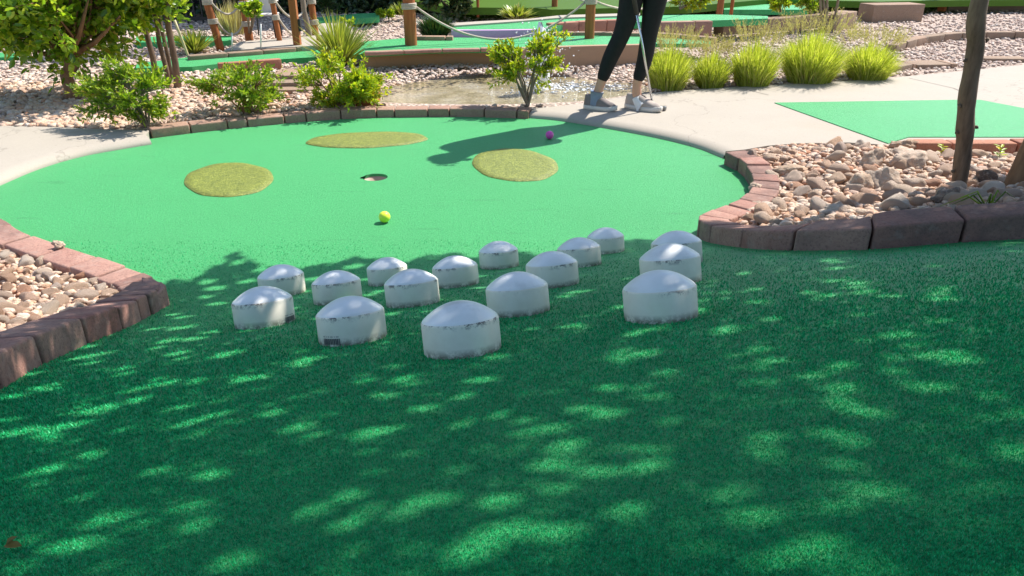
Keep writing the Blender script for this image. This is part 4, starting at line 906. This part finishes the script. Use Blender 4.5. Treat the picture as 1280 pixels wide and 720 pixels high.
bars = [box((x, 9.15, .35), (.016, .016, .70)) for x in np.arange(-8.2, -3.1, .09)]; V, f = join(bars); part('bars', V, f, IR, fe)
V, f = join([box((-5.65, 9.15, z_), (5.2, .03, .035)) for z_ in (.08, .66)]); part('rail', V, f, IR, fe)
def hedge(lab, x0, x1, y, h, mat, seed, n=5200, ls=.11):
    r = np.random.default_rng(seed); rt = thing('hedge', lab, 'hedge', ((x0+x1)/2, y, 0)); u = r.uniform(size=(n, 3)); C = np.stack([x0+(x1-x0)*u[:, 0], y+(u[:, 1]-.5)*1.0, h*u[:, 2]*(1+.15*np.sin(u[:, 0]*31))], 1)
    V, f = leaves(C, r.normal(size=(n, 3)), r.normal(size=(n, 3))+[0, -.5, .6], np.full(n, ls), np.full(n, ls*.5)); part('foliage', V, f, mat, rt); V, f = join([box((x, y, h*.4), (.05, .05, h*.8)) for x in np.arange(x0+.3, x1, .8)]); part('trunk', V, f, BARK, rt)
hedge('dark hedge at the far left behind the round-leaved shrub', -9.5, -3.3, 9.95, 1.4, LEAF_D, 101, 9000)
hedge('tall green hedge closing the far side of the lawn', 1.2, 14, 24, 2.6, LEAF_M, 102, 9000, .2)
hedge('dark hedge beyond the lawn behind the player', -.2, 3.6, 16.5, 1.6, LEAF_D, 103)
hedge('dark planting strip beneath the building windows', -3.1, -1.2, 10.75, .35, LEAF_D, 104, 3000, .09)
# ------------------------------------------------------------ right-hand trees: trunks and the canopy that shades the slope
T1 = atg(1197, 240, BZ+.02); e1 = atY(1226, -4, T1[1]); 
t1 = thing('shade_tree', 'tree with a straight slightly leaning dark trunk in the stone island', 'tree', T1)
d = (e1-T1); P = [T1-[0, 0, .06], T1, T1+d*.25+[.004, 0, 0], T1+d*.5-[.006, 0, 0], T1+d*.75+[.003, 0, 0], e1, e1+[.05, .03, .5], e1+[.12, .08, 1.1]]
P = smooth_poly(P, 5); rr = np.interp(np.linspace(0, 1, len(P)), [0, .12, .6, 1], [.034, .028, .028, .022])*(1+.05*np.sin(np.arange(len(P))*1.7)+.04*np.sin(np.arange(len(P))*.6)); V, f = tube(P, rr, 18); V += rng.normal(size=V.shape)*.0008
part('trunk', V, f, BARK, t1, True); TOP1 = P[-1]
V, f = join([(stone_tpl(1, 7+i)[0]*.009+(T1+d*q+[s*.034, -.01, 0]), stone_tpl(1, 7+i)[1].tolist()) for i, (q, s) in enumerate([(.12, -1), (.33, -1), (.36, 1), (.47, -1), (.7, -1), (.8, 1)])]); part('branch_stub', V, f, BARK, t1, True)
T2 = atg(1268, 238, BZ+.02); e2 = atY(1360, 60, T2[1])
t2 = thing('shade_tree', 'tree with a reddish trunk leaning out of the right edge', 'tree', T2); P = smooth_poly([T2-[0, 0, .05], T2, T2*.5+e2*.5+[-.01, 0, .02], e2, e2+[.12, .1, .9], e2+[.2, .2, 1.6]], 5); V, f = tube(P, np.linspace(.045, .025, len(P)), 14); part('trunk', V, f, BARKB, t2, True); TOP2 = P[-1]
SHB = 0; shade_px = [(-900, 560), (-300, 490), (0, 452), (60, 424), (120, 397), (190, 368), (214, 352), (240, 350), (262, 338), (285, 322), (302, 318), (318, 330), (350, 338), (400, 333), (450, 322), (500, 327), (560, 318), (585, 322), (640, 316), (690, 319), (725, 305), (790, 301), (860, 300), (905, 300), (960, 298), (1000, 298), (1060, 300), (1110, 292), (1160, 272), (1230, 248), (1280, 232), (1500, 190), (2200, 180), (2200, 2600), (-900, 2600)]
spots = [(300,280,25),(350,270,35),(400,262,45),(450,255,45),(500,245,38),(545,238,25),(110,275,28),(150,270,30),(195,262,25),(210,232,30),(340,175,25),(370,168,22),(110,380,35),(140,372,22),(270,500,38),(230,510,20),(200,565,28),(160,570,22),(185,445,25),(600,150,22),(650,143,26),(680,235,24),(700,85,20),(740,78,25),(780,98,28),(750,112,20),(560,90,22),(440,85,28),(480,47,22),(430,50,18),(230,108,20),(310,135,20),(920,285,35),(970,275,32),(1000,150,25),(960,190,24),(1035,160,20),(1205,150,25),(1165,190,26),(1075,222,24),(1140,225,24),(1225,245,28),(940,340,25),(540,385,24),(460,470,24),(480,515,26),(380,380,16),(640,515,24),(780,480,26),(860,510,25),(880,440,24),(810,420,22),(960,470,32),(1030,468,30),(1235,455,45),(1170,590,40),(1230,550,55),(860,570,30),(580,600,26),(10,290,35),(60,275,25)]
spots = [(x/2, 400+y/2, s) for x, y, s in spots]
sr = [(485,30,24),(565,18,30),(545,30,18),(180,88,26),(325,85,28),(270,78,18),(610,75,22),(605,120,20),(650,103,20),(960,38,36),(885,50,22),(980,92,32),(1040,90,38),(1090,84,34),(830,112,28),(1135,100,30),(345,195,32),(235,172,28),(175,225,25),(245,235,20),(335,168,22),(1045,170,34),(955,162,18),(640,292,36),(1065,270,36),(1200,243,30),(1260,240,32),(820,178,20),(150,310,34),(100,365,38),(215,378,38),(335,370,32),(110,425,34),(300,320,24),(1150,355,44),(830,360,24),(870,420,26),(940,425,26),(1260,415,26),(595,495,46),(800,465,26),(560,430,18),(60,525,40),(120,528,40),(680,600,46),(740,580,56),(790,560,44),(890,620,44),(290,470,22),(1275,330,34),(5,520,36)]
spots += [(640+x/2, 400+y/2, s) for x, y, s in sr]
ru = np.random.default_rng(77)
for _ in range(60): spots.append((ru.uniform(210, 960), ru.uniform(325, 400), ru.uniform(14, 34)))
for _ in range(36): spots.append((ru.uniform(880, 1280), ru.uniform(302, 380), ru.uniform(12, 26)))
for _ in range(26): spots.append((ru.uniform(0, 300), ru.uniform(400, 520), ru.uniform(12, 28)))
spots = [(x, y, s*(1 if y < 480 else .85)) for x, y, s in spots]
for _ in range(60): spots.append((ru.uniform(0, 1280), ru.uniform(390, 570), ru.uniform(6, 15)))
for _ in range(40): spots.append((ru.uniform(215, 900), ru.uniform(330, 420), ru.uniform(12, 26)))
def canopy():
    r = np.random.default_rng(55); out = []
    U = unit(np.cross(SUN, [0, 0, 1.])); W = np.cross(U, SUN)
    for layer in range(4):
        sp = .0175; xs = np.arange(-2.9, 4.0, sp); ys = np.arange(-1.0, 4.0, sp*1.2); X, Y = np.meshgrid(xs, ys); X = (X+r.uniform(-.5, .5, X.shape)*sp).ravel(); Y = (Y+r.uniform(-.5, .5, Y.shape)*sp).ravel()
        Z = G(X, Y); px, py, dep = proj(np.stack([X, Y, Z], 1)); n1 = 10*np.sin(px*.09+layer)+7*np.sin(px*.031*5+py*.2)
        k = (dep < .25) | inpoly(px, py+n1*.25, shade_px); k &= ~((dep < .25) & (Y > 1.5)); out.append(np.stack([X[k], Y[k], Z[k]], 1))
    Gp = np.vstack(out); n = len(Gp); H = r.uniform(0, 1, n)
    # crown surface: heights vary with position so that the crown has depth and lobes
    hh = 1.75+.25*np.sin(Gp[:, 0]*2.1)+.2*np.cos(Gp[:, 1]*2.7)+.7*H; t = hh/SUN[2]; C = Gp+SUN*t[:, None]
    su = Gp@U; sv = Gp@W; keep = np.ones(n, bool)
    for px, py, s in spots:
        g = atg(px, py); dep = float(proj(g)[2]); rad = min(.0145, max(.0045 if py > 520 else .006, .72*(s/2)*dep/F*(1-.22*min(1, max(0, (py-480)/150))))); lim = rad+.0092
        du = su-g@U; dv = sv-g@W; keep &= (du*du+dv*dv) > lim*lim*r.uniform(.75, 1.1, n)
    C = C[keep]; n = len(C); N = unit(SUN*1.3+r.normal(size=(n, 3))*.55); D = r.normal(size=(n, 3)); D -= N*(D*N).sum(1)[:, None]; L = r.uniform(.024, .032, n)
    D = unit(D); C = C-D*(L*.5)[:, None]; V, f = leaves(C, D, N, L, L*.62, .05); cent = C[:, 0] < 2.0
    print('canopy leaves', n)
    for msk, t, top in ((cent, t1, TOP1), (~cent, t2, TOP2)):
        Cc = C[msk]; V, f = leaves(Cc, D[msk], N[msk], L[msk], L[msk]*.62, .05); part('crown', V, f, LEAF_T, t); TB = []
        for i in r.integers(len(Cc), size=46):
            e = Cc[i]; mid = top*.4+e*.6+[0, 0, .12]; TB.append(tube(np.array([top, top*.6+mid*.4+[0, 0, .05], mid, e]), [.018, .012, .007, .002], 6))
        V, f = join(TB); part('branch', V, f, BARK, t, True)
canopy()
print('canopy ok')
# ------------------------------------------------------------ turf fibres in the foreground
def fibres():
    r = np.random.default_rng(9); n = 620000; px = r.uniform(-20, 1300, n); py = 300+440*r.uniform(0, 1, n)**.8
    X = (px-640)/F; Y = (py-360)/F; dx = X; dy = _c-Y*_s; dz = -_s-Y*_c
    # intersect with the smooth slope by a few Newton steps
    t = np.full(n, 1.); 
    lo = np.full(n, .15); hi = np.full(n, 4.5)
    for _ in range(26):
        m = (lo+hi)/2; inside = HC+dz*m > G(dx*m, dy*m); lo = np.where(inside, m, lo); hi = np.where(inside, hi, m)
    P = np.stack([dx*lo, dy*lo, G(dx*lo, dy*lo)], 1); k = lo < r.uniform(1.0, 3.1, n)
    # density falls off slower near the lens: thin out uniformly per real area
    k &= inpoly(P[:, 0], P[:, 1], [(p[0], p[1]) for p in turf_poly])
    for cx, cy, R in cap_pts: k &= ((P[:, 0]-cx)**2+(P[:, 1]-cy)**2) > (R*.97)**2
    P = P[k]; n = len(P); N = np.stack([np.full(n, .08), np.full(n, .28), np.ones(n)], 1)
    a = r.uniform(0, 6.283, n); ln = r.uniform(.2, 1.0, n); D = np.stack([np.cos(a)*ln, np.sin(a)*ln, np.full(n, .8)], 1); D = unit(D); B = unit(np.stack([-np.sin(a), np.cos(a), 0*a+r.normal(size=n)*.2], 1))
    dist = np.linalg.norm(P-[0, 0, HC], axis=1); s = np.clip(dist/.9, .7, 1.5); L = (r.uniform(.0022, .0052, n)*s)[:, None]; W = (.0008*s)[:, None]
    P[:, 2] -= .001; V = np.stack([P-B*W, P+B*W, P+D*L], 1).reshape(-1, 3); f = (np.arange(n)[:, None]*3+np.arange(3)); o = meshobj('turf_fibres', V, f, FIB); tag(o, 'short green turf fibres on the shaded slope', kind='stuff'); print('fibres', n)
fibres()
# ------------------------------------------------------------ the player
def skin(name, verts, edges, radii, mat, parent, sub=2, root=0):
    me = bpy.data.meshes.new(name); me.from_pydata([tuple(map(float, v)) for v in verts], edges, []); me.materials.append(mat); o = bpy.data.objects.new(name, me); COL.objects.link(o); o.parent = parent
    md = o.modifiers.new('skin', 'SKIN'); md.use_smooth_shade = True
    for i, sv in enumerate(me.skin_vertices[0].data): q = radii[i]; sv.radius = q if isinstance(q, tuple) else (q, q); sv.use_root = (i == root)
    sb = o.modifiers.new('sub', 'SUBSURF'); sb.levels = sub; sb.render_levels = sub; return o
def person():
    Z0 = PZ; fl = at(746, 138, Z0); fr = at(795, 137.5, Z0); Y0 = fr[1]
    r = thing('person', 'player in black leggings and pale slip-on shoes standing on the path with a putter', 'person', ((fl[0]+fr[0])/2, Y0, Z0)); L = np.array(r.location)
    SKN = plain('skin', (.55, .30, .20), .5); 
    m = M('black leggings'); nz = m.noise(40, 3); m.base(m.ramp(nz, [(.3, (.008, .008, .009)), (.8, (.014, .014, .016))]), .7, .25); LEG = m.m
    TOP = plain('dark top', (.03, .03, .035), .8, .3, 0, .3); HAIR = plain('brown hair', (.06, .03, .015), .5)
    def w(px, py, Y): return atY(px, py, Y)
    YL = fl[1]+.02; YR = Y0+.03
    anL = w(745, 122, YL); anR = w(796, 122, YR); cuL = w(751, 104, YL); cuR = w(796, 104, YR)
    caL = w(762, 74, YL); caR = w(806, 76, YR); knL = w(778, 42, YL-.02); knR = w(812, 38, YR-.03)
    ykL = knL; hipc = np.array([(w(806, 0, Y0)[0])+.0, Y0+.02, Z0+.88]); hL = hipc+[-.085, -.0, -.04]; hR = hipc+[.075, .0, -.04]
    thL = w(790, 0, Y0-.01); thR = w(819, 0, Y0)
    waist = hipc+[.0, .01, .17]; chest = hipc+[-.05, -.10, .36]; neck = hipc+[-.08, -.17, .50]; nk2 = neck+[-.01, -.04, .06]; head = neck+[-.015, -.09, .12]; headt = head+[0, 0, .09]
    shL = chest+[-.17, -.01, .08]; shR = chest+[.17, .0, .08]; gr = w(790, 0, Y0-.24); ph = at(818, 138.5, Z0); ph_top = None
    shaft0 = at(817, 137, Z0+.0); g0 = w(792, -5, Y0-.16); dirs = (g0-shaft0)/np.linalg.norm(g0-shaft0); grip = shaft0+dirs*.9; hand = shaft0+dirs*.86; hand2 = shaft0+dirs*.78
    elL = shL*.5+hand*.5+[-.10, -.02, -.06]; elR = shR*.5+hand2*.5+[.10, .0, -.06]
    fe_ = [anL*1., anR*1.]
    Vv = [hipc, waist, chest, neck, nk2, head, headt, hL, thL, knL, caL, cuL, anL, hR, thR, knR, caR, cuR, anR, shL, elL, hand*.92+elL*.08, hand, shR, elR, hand2*.92+elR*.08, hand2,
          anL+[.01, -.01, -.035], anL+[.03, -.02, -.045], anR+[.01, -.01, -.035], anR+[.03, -.02, -.045]]
    E_ = [(0, 1), (1, 2), (2, 3), (3, 4), (4, 5), (5, 6), (0, 7), (7, 8), (8, 9), (9, 10), (10, 11), (11, 12), (0, 13), (13, 14), (14, 15), (15, 16), (16, 17), (17, 18), (2, 19), (19, 20), (20, 21), (21, 22), (2, 23), (23, 24), (24, 25), (25, 26), (12, 27), (27, 28), (18, 29), (29, 30)]
    Rd = [(.15, .13), (.135, .11), (.155, .12), .055, .05, (.075, .09), (.06, .07), .088, .067, .046, .043, .028, .029, .088, .067, .046, .043, .028, .029, .055, .038, .024, (.03, .018), .055, .038, .024, (.03, .018), .024, .016, .024, .016]
    B = [v-L for v in Vv]
    # fingers closed round the grip
    n0 = len(B); 
    for hnd in (22, 26):
        for k in range(4):
            off = dirs*(.012-.022*k); c = B[hnd]; a0 = c+off*1.0; B += [a0+[.012, -.022, 0], a0+[-.008, -.034, 0], a0+[-.022, -.022, 0]]; E_ += [(hnd, n0), (n0, n0+1), (n0+1, n0+2)]; Rd += [.009, .008, .0075]; n0 += 3
        B += [B[hnd]+dirs*.03+[.0, -.02, -.01], B[hnd]+dirs*.0+[.012, -.034, -.01]]; E_ += [(hnd, n0), (n0, n0+1)]; Rd += [.010, .009]; n0 += 2
    skin('body', B, E_, Rd, SKN, r)
    # leggings
    idx = [1, 0, 7, 8, 9, 10, 11, 13, 14, 15, 16, 17]; mp_ = {a: i for i, a in enumerate(idx)}; e2 = [(mp_[a], mp_[b]) for a, b in E_ if a in mp_ and b in mp_]; rr = []
    for a in idx: q = Rd[a]; rr.append(tuple(v+.006 for v in q) if isinstance(q, tuple) else q+.006)
    skin('leggings', [B[i] for i in idx], e2, rr, LEG, r, root=1)
    idx = [0, 1, 2, 3, 19, 20, 23, 24]; mp_ = {a: i for i, a in enumerate(idx)}; e2 = [(mp_[a], mp_[b]) for a, b in E_ if a in mp_ and b in mp_]; rr = []
    for a in idx: q = Rd[a]; rr.append(tuple(v+.022 for v in q) if isinstance(q, tuple) else q+.012)
    skin('top', [B[i] for i in idx], e2, rr, TOP, r, root=1)
    hd = B[5]; skin('hair', [hd+[.0, .025, .09], hd+[.0, .06, .03], hd+[.0, .075, -.06], hd+[.01, .10, -.16]], [(0, 1), (1, 2), (2, 3)], [.085, .08, .05, .02], HAIR, r)
    skin('nose', [hd+[-.01, -.08, .02], hd+[-.012, -.105, -.012]], [(0, 1)], [.008, .012], SKN, r, 1)
    for sx in (-1, 1): V, f = ico(2); meshobj('eye', V*.011+hd+[sx*.03, -.085, .02], f, plain('eye', (.05, .03, .02), .2), r, True)
    skin('mouth', [hd+[-.02, -.083, -.045], hd+[.02, -.083, -.045]], [(0, 1)], [.006, .006], plain('lips', (.4, .12, .1)), r, 1)
    for sx in (-1, 1): V, f = ico(2); meshobj('ear', V*[.012, .02, .03]+hd+[sx*.085, .0, .0], f, SKN, r, True)
    # socks: left one white with blue-grey shade in its colour, white tongue on the right
    SOCK = plain('shaded white sock', (.22, .27, .36), .9, .1, 0, .3); SOCKW = plain('white sock', (.75, .73, .71), .9, .1)
    skin('sock', [anL-L+[.004, 0, .035], anL-L, anL-L+[-.004, -.0, -.05]], [(0, 1), (1, 2)], [.036, .036, .038], SOCK, r, root=1)
    skin('sock', [anR-L+[.0, 0, .0], anR-L+[.012, -.02, -.035], anR-L+[.03, -.04, -.05]], [(0, 1), (1, 2)], [.033, .038, .032], SOCKW, r, root=1)
    # shoes: sole + upper along a direction
    UP = plain('beige knit shoe', (.42, .36, .32), .9, .1, 0, .4); UP_SHADE = plain('shaded beige knit shoe', (.22, .19, .18), .9, .1, 0, .4); SOLE = plain('white sole', (.62, .58, .52), .6)  # second upper is the beige knit with shade put into its colour
    def shoe(c, ang, ln, mat, lab):
        R = np.array([[cos(ang), -sin(ang), 0], [sin(ang), cos(ang), 0], [0, 0, 1]]); n = 26; ring = []
        def out(t): # half width along the sole
            return ln*(.115+.055*sin(pi*min(1, max(0, (t-.15)/.85))))*(1-max(0, t-.78)**2*14)*(1-max(0, .14-t)**2*18)
        ts = np.linspace(0, 1, 16); Vs = []; f = []
        levels = [(0, 1.0), (.012, 1.04), (.026, 1.02)]
        loop = [(t, 1) for t in ts]+[(t, -1) for t in ts[::-1]]
        for z_, k in levels: Vs += [np.array([(t-.35)*ln, s*out(t)*k, z_+.008*max(0, t-.8)*5]) for t, s in loop]
        m_ = len(loop)
        for a in range(len(levels)-1): f += [(a*m_+i, a*m_+(i+1) % m_, (a+1)*m_+(i+1) % m_, (a+1)*m_+i) for i in range(m_)]
        f.append(tuple(range(m_))[::-1]); f.append(tuple(2*m_+i for i in range(m_)))
        soleV, soleF = np.array(Vs)@R.T+c-L, f
        Vs = []; f = []
        for q, (zz, k) in enumerate([(.024, .97), (.045, .93), (.062, .78), (.074, .5), (.079, .2)]):
            for t, s in loop:
                hgt = 1.0 if t < .38 else max(.42, 1-(t-.38)*1.15); tt = .5+(t-.5)*(.99-.09*q if t > .5 else .99-.02*q)
                Vs.append(np.array([(tt-.35)*ln, s*out(t)*k, .024+(zz-.024)*hgt*1.15]))
        for a in range(4): f += [(a*m_+i, a*m_+(i+1) % m_, (a+1)*m_+(i+1) % m_, (a+1)*m_+i) for i in range(m_)]
        f.append(tuple(4*m_+i for i in range(m_))); o = meshobj('shoe', np.array(Vs)@R.T+c-L, f, mat, r, True); o['label'] = lab; meshobj('sole', soleV, soleF, SOLE, o, True)
    shoe(np.array([anL[0]+.0, anL[1]+.0, Z0]), radians(-25), .20, UP_SHADE, 'beige slip-on shoe with shade painted into its colour'); shoe(np.array([anR[0]+.01, anR[1]-.01, Z0]), radians(-38), .235, UP, 'beige slip-on shoe pointing to the putter head')
    # putter
    pt = thing('putter', 'steel golf putter with a black grip held in front of the player', 'putter', tuple(shaft0)); ST_ = plain('steel', (.55, .55, .55), .22, .5, 1.); BK = plain('black rubber', (.02, .02, .02), .5)
    V, f = tube([shaft0+dirs*.03, shaft0+dirs*.62], .0065, 10); part('shaft', V, f, ST_, pt, True); V, f = tube([shaft0+dirs*.58, shaft0+dirs*.93], [.012, .015], 12); part('grip', V, f, BK, pt, True)
    V, f = tube([shaft0+dirs*.005+[0, 0, .005], shaft0+dirs*.045], .010, 10); part('hosel', V, f, BK, pt, True)
    V, f = box(shaft0+[.022, -.012, .014], (.10, .024, .024), -.5, .006); part('head', V, f, plain('dark steel head', (.22, .22, .22), .35, .5, .8), pt)
person()
print('done')
